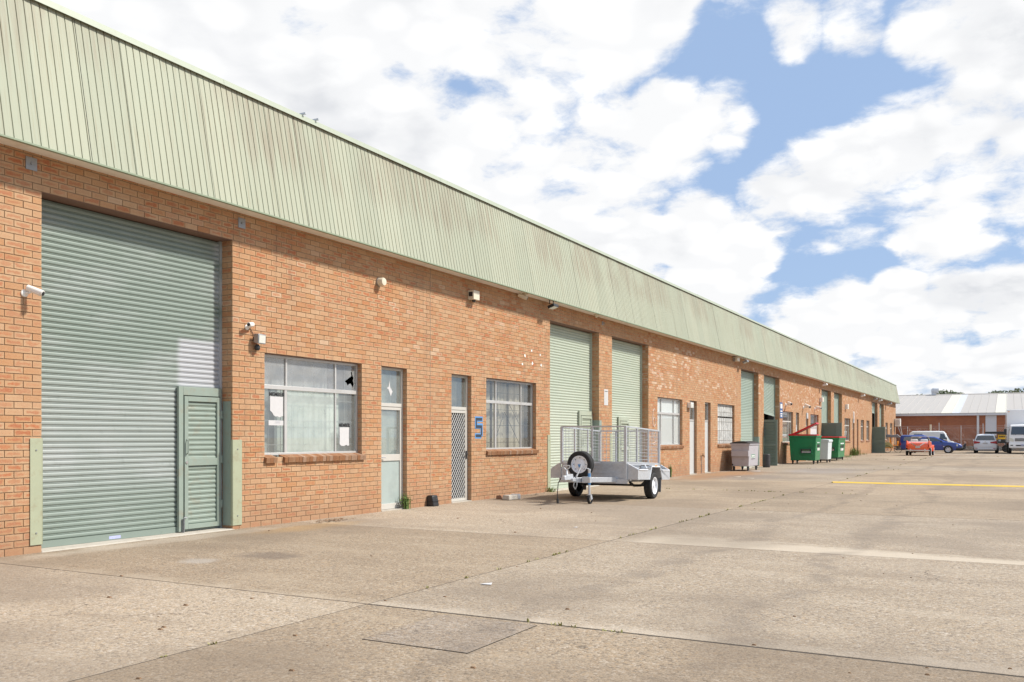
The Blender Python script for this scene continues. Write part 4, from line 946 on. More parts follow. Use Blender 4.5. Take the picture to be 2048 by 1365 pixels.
# signs
x, y, z = on_wall(1562, 821); t = thing('wall_sign', 'tall navy sign with white blocks beside the half open roller door', 'sign', (x, y, z)); obj('board', MB().box(.002, .02, -.30, .30, -.42, .42), MAT['navy'], t)
for a, b, c in ((.10, .34, .22), (-.08, -.02, .24), (-.22, -.16, .24), (-.34, -.27, .20)): obj('lettering', MB().box(.0205, .022, -c, c, a, b), MAT['white'], t)
x, y, z = on_wall(1212, 795); t = thing('paper_notice', 'white paper notice taped to brick pier between the pale roller doors', 'notice', (x, y, z)); obj('sheet', MB().box(.003, .005, -.15, .15, -.24, .24), MAT['paper'], t)
for i in range(9): obj('text_line', MB().box(.0052, .006, -.11, .11 - (i * 37 % 5) * .015, .19 - i * .045 - (.012 if i else 0.02), .19 - i * .045), MAT['ink' if i == 0 else 'alu'], t)
wall_box('door_sign', 1707, 835, .3, .9, .04, 'tall white strip sign beside the first narrow brown door', 'sign', 'white', 'paper')
wall_box('notice_strip', 1614, 832, .5, .35, .03, 'small grey plaque between narrow doors behind the green bin', 'plaque', 'alu', 'greydoor')
# tap on the pier between the two doors
x, y, z = on_wall(1402, 912); t = thing('garden_tap', 'brass wall tap with standpipe between two narrow doors', 'tap', (x, y, 0)); obj('pipe', MB().tube((.03, 0, 0), (.03, 0, z), .013), MAT['steel'], t); obj('tap_body', MB().tube((.03, 0, z), (.14, 0, z), .02).tube((.13, 0, z), (.13, 0, z - .06), .018).tube((.08, 0, z), (.08, 0, z + .06), .012).box(.05, .11, -.05, .05, z + .06, z + .075), basic('old_brass', (.22, .14, .06), .5, metal=.8), t)
# air conditioner on a frame at the far corner
ax, ay, az = -D + .25, Y_END - 1.2, 0
t = thing('air_conditioner', 'white outdoor air conditioner on a strutted steel frame at the wall end', 'air conditioner', (ax, ay, 0))
obj('case', MB().box(-.2, .35, -.45, .45, 2.55, 3.35), MAT['white'], t, bevel=.02); obj('fan_grille', MB().lathe([(.28, 0), (.28, -.02), (.05, -.03), (0, -.03)], 1, (.07, -.45, 2.95), 20), MAT['alu'], t)
obj('frame', MB().bar((-.2, 0, 2.52), (.4, 0, 2.52), .06, .05).bar((.35, 0, 2.5), (.8, -.1, 0.0), .06, .06).bar((.1, 0, 2.5), (1.0, .3, .0), .06, .06).bar((-.22, 0, 2.5), (-.22, 0, 0), .05, .05), MAT['galv'], t)

# ================================================================== TRAILER
TR = thing('box_trailer', 'galvanised box trailer with mesh cage, spare wheel and jockey wheel', 'trailer', (-8.39, 20.35, 0), R(1.2))
# local frame: y=0 at the axle, front is -y, pitched slightly nose up
pit = math.tan(R(2.2)); G = MAT['galv']
def tz(y, z): return z - y * pit
def tbox(m, x0, x1, y0, y1, z0, z1):
    m.hexa([(x0, y0, tz(y0, z0)), (x1, y0, tz(y0, z0)), (x1, y1, tz(y1, z0)), (x0, y1, tz(y1, z0))], [(x0, y0, tz(y0, z1)), (x1, y0, tz(y0, z1)), (x1, y1, tz(y1, z1)), (x0, y1, tz(y1, z1))]); return m
HW, YF, YR, ZB, ZT, ZC = .785, -1.25, 1.10, .47, .80, 1.645
obj('floor', tbox(MB(), -HW, HW, YF, YR, ZB, ZB + .012), G, TR)
hb = obj('headboard', tbox(MB(), -HW, HW, YF, YF + .012, ZB - .02, ZT - .03), G, TR)
m = MB()
for z in (.58, .70): tbox(m, -HW + .1, HW - .1, YF - .012, YF, z, z + .022)
obj('pressed_ribs', m, G, hb)
obj('tailgate', tbox(MB(), -HW, HW, YR - .012, YR, ZB, ZT - .03), G, TR)
for s in (-1, 1): obj('side_panel', tbox(MB(), s * HW - .006, s * HW + .006, YF + .013, YR - .013, ZB, ZT - .03), G, TR)
m = MB()
for s in (-1, 1): tbox(m, s * HW - .025, s * HW + .025, YF - .02, YR + .02, ZT - .03, ZT + .02)
tbox(m, -HW + .026, HW - .026, YF - .02, YF + .03, ZT - .03, ZT + .02); tbox(m, -HW + .026, HW - .026, YR - .03, YR + .02, ZT - .03, ZT + .02)
obj('top_rail', m, G, TR)
m = MB()
for s in (-1, 1):
    tbox(m, s * HW - .02, s * HW + .035 * s, YF - .03, YF - .021, ZB - .02, ZT)
obj('corner_plate', m, G, TR)
# chassis, drawbar
m = MB()
for s in (-1, 1): m.bar((s * .55, YF + .05, tz(YF, .43)), (s * .55, YR, tz(YR, .43)), .05, .09)
for y in (-.9, -.3, .3, .9): m.bar((-HW, y, tz(y, .44)), (HW, y, tz(y, .44)), .05, .05)
m.bar((-HW - .05, YF - .02, tz(YF, .405)), (HW + .05, YF - .02, tz(YF, .405)), .05, .10)
obj('chassis', m, G, TR)
m = MB(); apex = (0, -2.55, tz(-2.55, .42))
for s in (-1, 1): m.bar((s * .72, YF + .35, tz(YF, .43)), (s * .045, -2.50, tz(-2.5, .43)), .055, .105)
m.box(-.10, .10, -2.62, -2.30, tz(-2.5, .40), tz(-2.5, .47))
db = obj('drawbar', m, G, TR, bevel=.004)
m = MB(); za = tz(-2.7, .49)
m.hexa([(-.05, -2.92, za - .06), (.05, -2.92, za - .06), (.06, -2.5, za - .06), (-.06, -2.5, za - .06)], [(-.035, -2.90, za + .03), (.035, -2.90, za + .03), (.05, -2.5, za + .06), (-.05, -2.5, za + .06)])
obj('coupling', m, G, TR, bevel=.008)
obj('coupling_handle', MB().path([(0, -2.72, za + .05), (-.02, -2.70, za + .15), (-.09, -2.70, za + .21), (-.09, -2.70, za + .245), (.06, -2.70, za + .245), (.06, -2.70, za + .21), (-.02, -2.70, za + .15)], .013, 8).tube((0, -2.72, za + .04), (-.02, -2.70, za + .16), .035, .022, 10), G, TR, smooth=40)
obj('hand_brake', MB().bar((.10, -2.45, za - .01), (.14, -2.30, za + .20), .02, .03).tube((.14, -2.30, za + .2), (.15, -2.27, za + .27), .016), G, TR)
obj('wiring_plug', MB().path([(-.08, -2.85, za - .02), (-.13, -2.88, za - .12), (-.15, -2.88, za - .35), (-.145, -2.88, .13)], .010, 6).tube((-.145, -2.88, .13), (-.14, -2.88, .04), .028, n=10), MAT['black'], TR)
obj('safety_chain', MB().path([(.08, -2.5, za - .08), (.07, -2.53, za - .2), (.1, -2.5, za - .27), (.13, -2.48, za - .18), (.12, -2.46, za - .08)], .012, 6), MAT['steel'], TR)
# jockey wheel clamped to the right drawbar rail
jw = obj('jockey_wheel', MB().tube((.335, -2.28, .14), (.335, -2.28, .72), .027, n=12).tube((.335, -2.28, .72), (.335, -2.28, .76), .032, n=12).path([(.335, -2.28, .76), (.30, -2.36, .78), (.30, -2.36, .84)], .009), G, TR, smooth=40)
obj('clamp', MB().box(.18, .37, -2.33, -2.22, tz(-2.28, .37), tz(-2.28, .50)).tube((.10, -2.27, tz(-2.28, .44)), (.06, -2.36, tz(-2.28, .46)), .03), G, jw, bevel=.006)
obj('fork', MB().bar((.30, -2.27, .20), (.29, -2.24, .10), .008, .05).bar((.37, -2.27, .20), (.38, -2.24, .10), .008, .05).box(.29, .38, -2.30, -2.24, .19, .205), G, jw)
obj('blue_band', MB().tube((.335, -2.28, tz(-2.28, .33)), (.335, -2.28, tz(-2.28, .58)), .030, n=12), MAT['blue'], jw, smooth=40)
obj('tyre', MB().lathe([(.075, -.028), (.10, -.03), (.107, -.018), (.107, .018), (.10, .03), (.075, .028)], 0, (.335, -2.24, .107), 22), MAT['rubber'], jw, smooth=40)
obj('hub', MB().lathe([(0, -.02), (.03, -.026), (.072, -.012), (.074, 0), (.072, .012), (.03, .026), (0, .02)], 0, (.335, -2.24, .107), 16), MAT['chrome'], jw)
def wheel_parts(parent, c, axis, rad, wid, sgn, rimmat='rimwhite', name='wheel', holes=8, rimr=.64):
    w = bpy.data.objects.new(name, None); COL.objects.link(w); w.parent = parent; w.location = c
    r, h = rad, wid / 2
    obj('tyre', MB().lathe([(r * rimr, -h * .85), (r * .80, -h), (r * .93, -h * .95), (r, -h * .72), (r, -h * .12), (r * .985, -h * .10), (r * .985, h * .10), (r, h * .12), (r, h * .72), (r * .93, h * .95), (r * .80, h), (r * rimr, h * .85)], axis, (0, 0, 0), 40), MAT['rubber'], w, smooth=35)
    o = sgn * h
    obj('rim', MB().lathe([(r * (rimr + .02), o * .92), (r * (rimr - .03), o * .90), (r * (rimr - .06), o * .45), (r * .42, o * .38), (r * .34, o * .62), (r * .16, o * .66), (r * .14, o * .86), (0, o * .88)], axis, (0, 0, 0), 28), MAT[rimmat], w, smooth=40)
    hm = MB()
    for k in range(holes):
        a = 2 * math.pi * k / holes; rr = r * .47; u, v = rr * math.cos(a), rr * math.sin(a)
        for da in (0,):
            e = r * .055; cc = lambda du, dv, hh: {0: (hh, u + du, v + dv), 1: (u + du, hh, v + dv)}[axis]
            hm.poly([cc(-e * math.sin(a) - 0, e * math.cos(a), o * .50), cc(e * math.sin(a), -e * math.cos(a), o * .50), cc(e * 1.3 * math.cos(a), e * 1.3 * math.sin(a), o * .50)])
    obj('rim_holes', hm, MAT['black'], w)
    return w
for s in (-1, 1): wheel_parts(TR, (s * .965, 0, .307), 0, .307, .19, s, name='road_wheel')
obj('axle', MB().tube((-.93, 0, .307), (.93, 0, .307), .024, n=10).tube((.80, 0, .307), (.87, 0, .307), .07, n=12).tube((-.87, 0, .307), (-.80, 0, .307), .07, n=12), MAT['black'], TR)
m = MB()
for s in (-1, 1): m.path([(s * .62, -.52, .40), (s * .62, -.25, .31), (s * .62, .25, .29), (s * .62, .5, .36)], .03, 6)
obj('leaf_spring', m, MAT['black'], TR)
sp2 = wheel_parts(TR, (-.03, -1.90, .845), 1, .297, .19, -1, name='spare_wheel')
obj('blue_sticker', MB().prism([(-.035, .005), (.035, .005), (.01, -.07), (-.01, -.07)], 1, -.0865, -.085), MAT['blue'], sp2)
obj('blue_sticker', MB().box(-.205, -.175, -.0825, -.081, -.05, .07), MAT['blue'], sp2)
obj('spare_bracket', MB().bar((-.03, -1.78, .45), (-.03, -1.78, .92), .05, .04).bar((-.30, -1.78, .49), (.30, -1.78, .49), .05, .05), G, TR)
# mudguard boxes along both sides
for s in (-1, 1):
    xo = s * 1.075; xi = s * (HW + .027); m = MB(); zb, zt = ZB - .02, .665
    def P(x, y, z): return (x, y, tz(y, z))
    y0, y1 = YF + .02, YR - .03; a0, a1, a2, a3 = -.46, -.30, .30, .46
    # outer skin with trapezoid wheel cut
    m.poly([P(xo, y0, zb), P(xo, a0, zb), P(xo, a1, .74), P(xo, a1, zt + .001), P(xo, y0, zt)])
    m.poly([P(xo, a3, zb), P(xo, y1, zb), P(xo, y1, zt), P(xo, a2, zt + .001), P(xo, a2, .74)])
    m.poly([P(xo, a1, .74), P(xo, a2, .74), P(xo, a2, .79), P(xo, a1, .79)])
    # front and rear ends slope out from the rail
    m.poly([P(xi, y0, zb), P(xo, y0, zb), P(xo, y0, zt), P(xi + s * .05, y0, ZT + .0), P(xi, y0, ZT + .01)])
    m.poly([P(xi, y1, zb), P(xo, y1, zb), P(xo, y1, zt), P(xi + s * .05, y1, ZT), P(xi, y1, ZT + .01)])
    m.quad(P(xi, a1, .79), P(xo, a1, .79), P(xo, a2, .79), P(xi, a2, .79))
    m.quad(P(xi, a0, zb), P(xo, a0, zb), P(xo, a1, .77), P(xi, a1, .77)); m.quad(P(xi, a3, zb), P(xo, a3, zb), P(xo, a2, .77), P(xi, a2, .77))
    m.quad(P(xi, y0, zb), P(xo, y0, zb), P(xo, a0, zb), P(xi, a0, zb)); m.quad(P(xi, a3, zb), P(xo, a3, zb), P(xo, y1, zb), P(xi, y1, zb))
    mg = obj('mudguard', m, G, TR); so_ = mg.modifiers.new('thick', 'SOLIDIFY'); so_.thickness = .004
    r = MB(); xr = xo + s * .004
    r.path([P(xi + s * .03, y0 - .01, ZT + .0), P(xr, y0 + .06, zt + .01), P(xr, a0 - .12, zt + .01), P(xi + s * .12, a1 - .08, ZT + .0)], .013, 8); r.path([P(xi + s * .12, a2 + .06, ZT + .0), P(xr, a3 + .02, zt + .01), P(xr, y1 - .05, zt + .01), P(xi + s * .03, y1 + .01, ZT)], .013, 8)
    obj('rope_rail', r, MAT['rimwhite'], mg, smooth=40)
    obj('flare_edge', MB().path([P(xr, a0, zb), P(xr, a1, .75), P(xr, a2, .75), P(xr, a3, zb)], .012, 6), MAT['rimwhite'], mg)
    obj('amber_reflector', MB().box(xo, xo + s * .012, -.07, .07, tz(0, .755), tz(0, .785)), MAT['amber'], mg)
    obj('mud_flap', MB().hexa([P(xi + s*.06, .40, .15), P(xo - s*.01, .40, .15), P(xo - s*.01, .41, .15), P(xi + s*.06, .41, .15)], [P(xi + s*.06, .44, .5), P(xo - s*.01, .44, .5), P(xo - s*.01, .45, .5), P(xi + s*.06, .45, .5)]), MAT['steel'], mg)
# cage
cage = bpy.data.objects.new('cage', None); COL.objects.link(cage); cage.parent = TR
ps = .038
for x in (-HW, HW):
    for y in (YF, YR): obj('corner_post', MB().bar((x, y, tz(y, ZT + .02)), (x, y, tz(y, ZC)), .055, .055), G, cage)
m = MB()
for s in (-1, 1): m.bar((s * HW, YF, tz(YF, ZC)), (s * HW, YR, tz(YR, ZC)), .032, .032)
for y in (YF, YR): m.bar((-HW, y, tz(y, ZC)), (HW, y, tz(y, ZC)), .032, .032)
for s in (-1, 1): m.bar((s * HW, YF, tz(YF, ZT + .04)), (s * HW, YR, tz(YR, ZT + .04)), .026, .026)
for y in (YF, YR): m.bar((-HW, y, tz(y, ZT + .04)), (HW, y, tz(y, ZT + .04)), .026, .026)
obj('cage_rail', m, G, cage)
for y, xs in ((YF, (-.02,)), (YR, (-.35, .30))):
    for x in xs: obj('upright', MB().bar((x, y, tz(y, ZT + .04)), (x, y, tz(y, ZC)), .036, .036), G, cage)
for s in (-1, 1):
    for y in (YF + .75, YF + 1.55): obj('upright', MB().bar((s * HW, y, tz(y, ZT + .04)), (s * HW, y, tz(y, ZC)), .036, .036), G, cage)
for face in ('front', 'rear', 'right', 'left'):
    w = MB(); r = .0032
    if face in ('front', 'rear'):
        y = YF if face == 'front' else YR
        for i in range(1, 17): x = -HW + 2 * HW * i / 17; w.tube((x, y, tz(y, ZT + .04)), (x, y, tz(y, ZC)), r, n=4, cap=False)
        for i in range(1, 10): z = ZT + .04 + (ZC - ZT - .04) * i / 10; w.tube((-HW, y, tz(y, z)), (HW, y, tz(y, z)), r, n=4, cap=False)
    else:
        x = HW if face == 'right' else -HW
        for i in range(1, 25): y = YF + (YR - YF) * i / 25; w.tube((x, y, tz(y, ZT + .04)), (x, y, tz(y, ZC)), r, n=4, cap=False)
        for i in range(1, 10): z = ZT + .04 + (ZC - ZT - .04) * i / 10; w.tube((x, YF, tz(YF, z)), (x, YR, tz(YR, z)), r, n=4, cap=False)
    obj('wire_mesh', w, G, cage)

# ================================================================== BINS
BG = basic('bin_green', (.008, .20, .07), .4, var=.15, vs=4, dirt=(.02, .07, .03), dirt_amt=.5, coat=.15); BRED = basic('lid_red', (.55, .012, .025), .4, var=.1)
BGREY = basic('bin_grey', (.42, .40, .42), .5, var=.08, dirt=(.22, .19, .18), dirt_amt=.35); BWH = basic('bin_white', (.58, .62, .62), .5, var=.08)
def castors(t, xs, ys_, h=.14):
    for x in xs:
        for y in ys_:
            c = obj('castor', MB().box(x - .04, x + .04, y - .04, y + .04, h + .01, h + .045).bar((x - .03, y, h + .02), (x - .042, y + .02, .10), .008, .05).bar((x + .03, y, h + .02), (x + .042, y + .02, .10), .008, .05), MAT['black'], t)
            obj('castor_wheel', MB().lathe([(0, -.03), (.075, -.03), (.095, -.016), (.095, .016), (.075, .03), (0, .03)], 0, (x, y + .02, .0951), 18), MAT['rubber'], c, smooth=40)
def bin_body(t, W_, L_, h0, h1, mat, taper=.05):
    bt = [(-W_/2 + taper, -L_/2 + taper), (W_/2 - taper, -L_/2 + taper), (W_/2 - taper, L_/2 - taper), (-W_/2 + taper, L_/2 - taper)]; tp = [(-W_/2, -L_/2), (W_/2, -L_/2), (W_/2, L_/2), (-W_/2, L_/2)]
    b = obj('body', MB().hexa([(x, y, h0) for x, y in bt], [(x, y, h1) for x, y in tp]), mat, t, bevel=.015)
    m = MB(); e = .03
    m.box(-W_/2 - e, W_/2 + e, -L_/2 - e, -L_/2 + .002, h1 - .06, h1 + .005); m.box(-W_/2 - e, W_/2 + e, L_/2 - .002, L_/2 + e, h1 - .06, h1 + .005)
    m.box(W_/2 - .002, W_/2 + e, -L_/2 + .003, L_/2 - .003, h1 - .06, h1 + .005); m.box(-W_/2 - e, -W_/2 + .002, -L_/2 + .003, L_/2 - .003, h1 - .06, h1 + .005)
    obj('rim', m, mat, b, bevel=.006); return b
def blocks(parent, x0, x1, z0, z1, y, n, mat, seed, axis=1):
    r = random.Random(seed); m = MB(); x = x0
    while x < x1 - .01:
        w = r.uniform(.5, 1.3) * (x1 - x0) / n; a, b = x, min(x1, x + w * .75)
        if axis == 1: m.box(a, b, y - .004, y, z0, z1)
        else: m.box(y, y + .004, a, b, z0, z1)
        x += w
    return obj('lettering', m, mat, parent)
# grey bin with black lid
t = thing('wheelie_skip', 'grey steel waste bin with domed black lid below the lace curtained window', 'bin', (-10.03, 39.2, 0))
b = bin_body(t, .78, 1.66, .20, 1.17, BGREY, .04)
obj('side_channel', MB().prism([(-.36, .62), (-.36, .86), (.37, .86), (.37, .62)], 1, -.90, -.80), BGREY, b, bevel=.01)
m = MB(); n = 10; pr = []
for i in range(n + 1): q = i / n; pr.append((-.44 + .88 * q, 1.185 + .085 * math.sin(math.pi * q)))
m.prism([(-.44, 1.17)] + pr + [(.44, 1.17)], 1, -.87, .87); obj('lid', m, MAT['black'], t, bevel=.008)
castors(t, (-.30, .30), (-.70, .70), .15)
s_ = obj('label_plate', MB().box(.3605, .368, -.45, .25, .55, .72), MAT['white'], b); obj('label_border', MB().box(.3685, .3705, -.42, .22, .57, .70), basic('label_green', (.05, .22, .13), .5), s_)
blocks(s_, -.36, .16, .60, .67, .3706, 4, MAT['white'], 3, 0); blocks(s_, -.40, .2, .50, .52, .372, 6, MAT['ink'], 4, 0)
obj('drain_plug', MB().tube((-.33, -.80, .27), (-.33, -.815, .27), .035, n=14), MAT['black'], b)
# dark drum
x, y = gp(1533, 935.2)
t = thing('plastic_drum', 'dark charcoal plastic drum standing against brick pier behind the grey bin', 'drum', (x, y, 0))
obj('shell', MB().lathe([(0, 0), (.155, 0), (.17, .03), (.175, .30), (.168, .58), (.172, .60), (.16, .62), (.15, .60), (0, .58)], 2, (0, 0, 0), 24), basic('drum_black', (.05, .048, .05), .6, var=.2), t, smooth=40); obj('hoop', MB().lathe([(.177, .30), (.181, .31), (.181, .33), (.177, .34)], 2, (0, 0, 0), 24), MAT['black'], t)
def green_bin(x, y, W_, L_, H, lab, lid_open):
    t = thing('green_skip_bin', lab, 'bin', (x, y, 0), 0, None)
    b = bin_body(t, W_, L_, .19, H, BG, .07); castors(t, (-W_/2 + .16, W_/2 - .16), (-L_/2 + .16, L_/2 - .16), .15)
    f = -L_/2 + .03
    obj('lift_pocket', MB().box(-W_*.08, W_*.36, f - .10, f + .04, .52, .83), BG, b, bevel=.012)
    s = obj('sign_plate', MB().box(-W_*.06, W_*.33, f - .112, f - .1005, .57, .81), MAT['black'], b)
    blocks(s, 0, W_*.28, .72, .76, f - .1125, 7, basic('sign_green', (.16, .30, .12), .5), 5); blocks(s, -.02, W_*.30, .62, .67, f - .1125, 9, MAT['white'], 6)
    obj('press_crease', MB().bar((-W_*.30, f - .022, H - .1), (-W_*.08, f - .012, H - .48), .012, .03).bar((W_*.44, f - .022, H - .15), (W_*.36, f - .02, .84), .012, .02), BG, b)
    sd = W_/2 - .03
    for z0, z1, mt in ((H - .38, H - .22, 'whiteboard'), (H - .60, H - .45, 'black'), (H - .78, H - .64, 'white')): blocks(b, -L_*.2, L_*.28, z0, z1, sd + .008, 2, MAT[mt], int(z0 * 100), 0)
    for k, (y0, y1) in enumerate(((-L_/2 - .02, -.005), (.005, L_/2 + .02))):
        L = MB().hexa([(0, y0, 0), (W_ + .06, y0, 0), (W_ + .06, y1, 0), (0, y1, 0)], [(0, y0, .09), (W_ + .06, y0, .07), (W_ + .06, y1, .07), (0, y1, .09)])
        o = obj('lid', L, BRED, t, bevel=.008, loc=(-W_/2 - .03, 0, H + .008)); 
        if lid_open and k == 1: o.rotation_euler = (0, -R(26), 0)
        obj('hinge', MB().tube((-W_/2 - .05, y0 + .1, H + .012), (-W_/2 - .05, y1 - .1, H + .012), .018), BG, b)
    return t
green_bin(-9.66, 50.4, 1.40, 1.45, 1.50, 'green skip bin with one red lid half propped open', True)
green_bin(-9.78, 58.9, 1.42, 2.5, 1.38, 'green skip bin with both red lids closed beside weeds', False)
t = thing('white_bin', 'white plastic waste bin squeezed between the two green skip bins', 'bin', (-9.22, 53.4, 0)); b = bin_body(t, .70, 1.2, .18, 1.22, BWH, .05); castors(t, (-.25, .25), (-.45, .45), .14); obj('lid', MB().prism([(-.38, 1.23), (.40, 1.23), (.36, 1.29), (0, 1.32), (-.36, 1.29)], 1, -.64, .64), BWH, t, bevel=.01)
blocks(b, -.3, .2, .85, 1.0, .325, 2, MAT['cream'], 9, 0)

# ================================================================== SMALL THINGS BY THE WALL
x, y = gp(866, 1012)
t = thing('bait_station', 'small black box standing against brick beside the glazed door', 'bait box', (-D + .10, wy(866, D - .1), 0)); obj('case', MB().hexa([(-.09, -.11, 0), (.09, -.11, 0), (.09, .11, 0), (-.09, .11, 0)], [(-.09, -.10, .23), (.05, -.10, .23), (.05, .10, .23), (-.09, .10, .23)]), MAT['black'], t, bevel=.02); obj('lid_seam', MB().box(-.08, .088, -.113, .113, .10, .108), MAT['rubber'], t)
x, y = gp(1026, 1000)
t = thing('concrete_block', 'pale wrapped concrete block lying at wall foot below the barred window', 'block', (x - .05, y, 0), R(86)); obj('block', MB().hexa([(-.24, -.11, 0), (.24, -.11, 0), (.24, .11, 0), (-.24, .11, 0)], [(-.22, -.09, .12), (.21, -.09, .11), (.21, .09, .11), (-.22, .09, .12)]), MAT['concrete'], t, bevel=.02); obj('wrap', MB().box(.14, .247, -.113, .113, .003, .124), MAT['paper'], t, bevel=.02)
x, y = gp(1001, 999)
t = tag(obj('broken_brick', MB().hexa([(-.08, -.05, 0), (.08, -.05, 0), (.07, .05, 0), (-.08, .05, 0)], [(-.07, -.05, .09), (.02, -.05, .10), (.05, .05, .07), (-.07, .05, .08)]), MAT['sillplain'], None, bevel=.004, loc=(x - .03, y, 0), rot=(0, 0, .5)), 'broken brick piece lying beside the pale concrete block', 'brick')
# litter
def litter(px, py, sx, sy, lab, mat, rot=.3):
    x, y = gp(px, py); m = MB(); m.poly([(-sx, -sy, .010), (sx, -sy * .8, .006), (sx * .9, sy, .016), (-sx * .7, sy * .9, .007)]); o = obj('paper_scrap', m, mat, None, loc=(x, y, .0), rot=(0, 0, rot)); so_ = o.modifiers.new('thick', 'SOLIDIFY'); so_.thickness = .002
    tag(o, lab, 'litter')
litter(973, 1170, .055, .035, 'torn white paper scrap on open concrete between the slab joints', MAT['paper'])
litter(1507, 943, .30, .12, 'flattened white paper lying under the grey bin', MAT['paper'])
litter(1474, 954.5, .14, .06, 'small pale scrap on the rust stained concrete by the grey bin', MAT['cream'], .1); litter(1497, 957.5, .20, .06, 'long brown card scrap on the rust stained concrete', MAT['curtain'], 0)
litter(1151, 1056, .03, .02, 'tiny white scrap on concrete in front of the trailer', MAT['paper'])
# leaf litter heap at the wall foot
def leaves(x, y, sx, sy, n, seed, hz=.03):
    r = random.Random(seed); m = MB()
    for i in range(n):
        a, b = r.gauss(0, .45) * sx, r.gauss(0, .45) * sy; s = r.uniform(.012, .035); th = r.uniform(0, 6.28); z = r.uniform(.003, hz) * max(.15, 1 - math.hypot(a / sx, b / sy)); tl_ = r.uniform(-.015, .015)
        c, d = math.cos(th) * s, math.sin(th) * s
        m.poly([(x+a-c, y+b-d, z), (x+a+d*.5, y+b-c*.5, z+tl_*.5+.004), (x+a+c, y+b+d, z+abs(tl_)), (x+a-d*.5, y+b+c*.5, z+.003)])
    return m
x, y = gp(675, 1043); tag(obj('leaf_litter', leaves(x - .12, y, .22, .5, 130, 2, .05), MAT['leaf'], None), 'small heap of dead leaves at wall foot below the large window', 'leaves', kind='stuff')
x, y = gp(1220, 973); tag(obj('leaf_litter', leaves(-D + .05, wy(1215), .2, .8, 220, 8, .09), MAT['leaf'], None), 'dead leaf drift along the roller door threshold behind the trailer', 'leaves', kind='stuff')
r = random.Random(21); m = MB()
for i in range(70):
    px, py = r.uniform(200, 2040), 960 + 400 * r.random() ** 1.4
    x, y = gp(px, py)
    if x < -10.5 or x > 6: continue
    s = r.uniform(.006, .018); m.hexa([(x-s, y-s, .0), (x+s*1.2, y-s*.6, 0), (x+s, y+s, 0), (x-s, y+s*.7, 0)], [(x-s*.5, y-s*.6, s*.8), (x+s*.7, y-s*.3, s*.6), (x+s*.4, y+s*.5, s*.7), (x-s*.6, y+s*.5, s*.5)])
tag(obj('grit', m, MAT['leaf'], None), 'scattered dark grit and pebbles on the concrete yard', 'grit', kind='stuff')
# weeds
def tuft(m, x, y, h, n, sp, r, z0=0):
    for i in range(n):
        a = r.uniform(0, 6.28); l = h * r.uniform(.45, 1); lean = r.uniform(.1, .9) * sp; bx, by = x + r.gauss(0, sp * .35), y + r.gauss(0, sp * .35); w = r.uniform(.003, .007) * (1 + h * 2)
        dx, dy = math.cos(a), math.sin(a); px_, py_ = -dy * w, dx * w
        p1 = (bx + dx * lean * .4, by + dy * lean * .4, z0 + l * .65); p2 = (bx + dx * lean, by + dy * lean, z0 + l)
        m.poly([(bx - px_, by - py_, z0), (bx + px_, by + py_, z0), (p1[0] + px_, p1[1] + py_, p1[2]), (p1[0] - px_, p1[1] - py_, p1[2])]); m.poly([(p1[0] - px_, p1[1] - py_, p1[2]), (p1[0] + px_, p1[1] + py_, p1[2]), p2])
        if h > .3 and i % 2:
            for k in range(3):
                q = r.uniform(.4, 1); lx, ly, lz = bx + dx * lean * q, by + dy * lean * q, z0 + l * q; th = r.uniform(0, 6.28); s = r.uniform(.02, .05)
                m.poly([(lx, ly, lz), (lx + math.cos(th) * s, ly + math.sin(th) * s, lz + s * .3), (lx + math.cos(th + .5) * s * 1.5, ly + math.sin(th + .5) * s * 1.5, lz), (lx + math.cos(th + 1) * s, ly + math.sin(th + 1) * s, lz - s * .1)])
    return m
r = random.Random(17)
def weed(px, h, n, sp, lab, out=.06, mat='weed'):
    y = wy(px, D - out); m = tuft(MB(), 0, 0, h, n, sp, r); tag(obj('weed', m, MAT[mat], None, loc=(-D + out, y, 0)), lab, 'weed')
weed(812, .34, 46, .10, 'leafy weed growing at the foot of the glazed door jamb', .04)
weed(1102, .16, 60, .20, 'low grass tuft at the corner guard of the first pale roller door', .10)
weed(1322, .60, 30, .12, 'tall thin weed against brick behind the trailer, below the white window', .05); weed(1341, .50, 20, .06, 'second thin weed against brick past the trailer tail', .05)
weed(1709, .75, 90, .45, 'bright green weed clump at the narrow brown doors past the bins', .3); weed(1697, .25, 60, .6, 'low green weeds beside the closed green bin', .8); weed(1727, .2, 40, .5, 'small weed patch near the dark open door', .3)
m = MB()
for x0, y0, x1, y1, n, dens in ((-4.93, 7.0, -4.93, 26, 26, 12), (-9.5, 24.4, -3.3, 24.4, 22, 12), (-4.93, 6.3, -4.93, 1.5, 6, 8), (-4.93, 30, -4.93, 80, 22, 16), (-9, 43.1, 0, 43.1, 6, 14), (-9.5, 61.84, -3, 61.84, 10, 16), (-9.5, 74.3, 1, 74.3, 12, 18), (-3.3, 6.33, -2.6, 6.33, 4, 6)):
    for i in range(n):
        q = r.random(); x, y = x0 + (x1 - x0) * q, y0 + (y1 - y0) * q
        for k in range(r.randrange(1, 4)): tuft(m, x + r.gauss(0, .12) * (abs(x1 - x0) > .1), y + r.gauss(0, .18) * (abs(y1 - y0) > .1), r.uniform(.015, .04) * (1 + y / 120), max(4, dens // 2), .03, r)
tag(obj('joint_grass', m, MAT['dryweed'], None), 'sparse grass sprouting from the joints between concrete slabs', 'grass', kind='stuff')
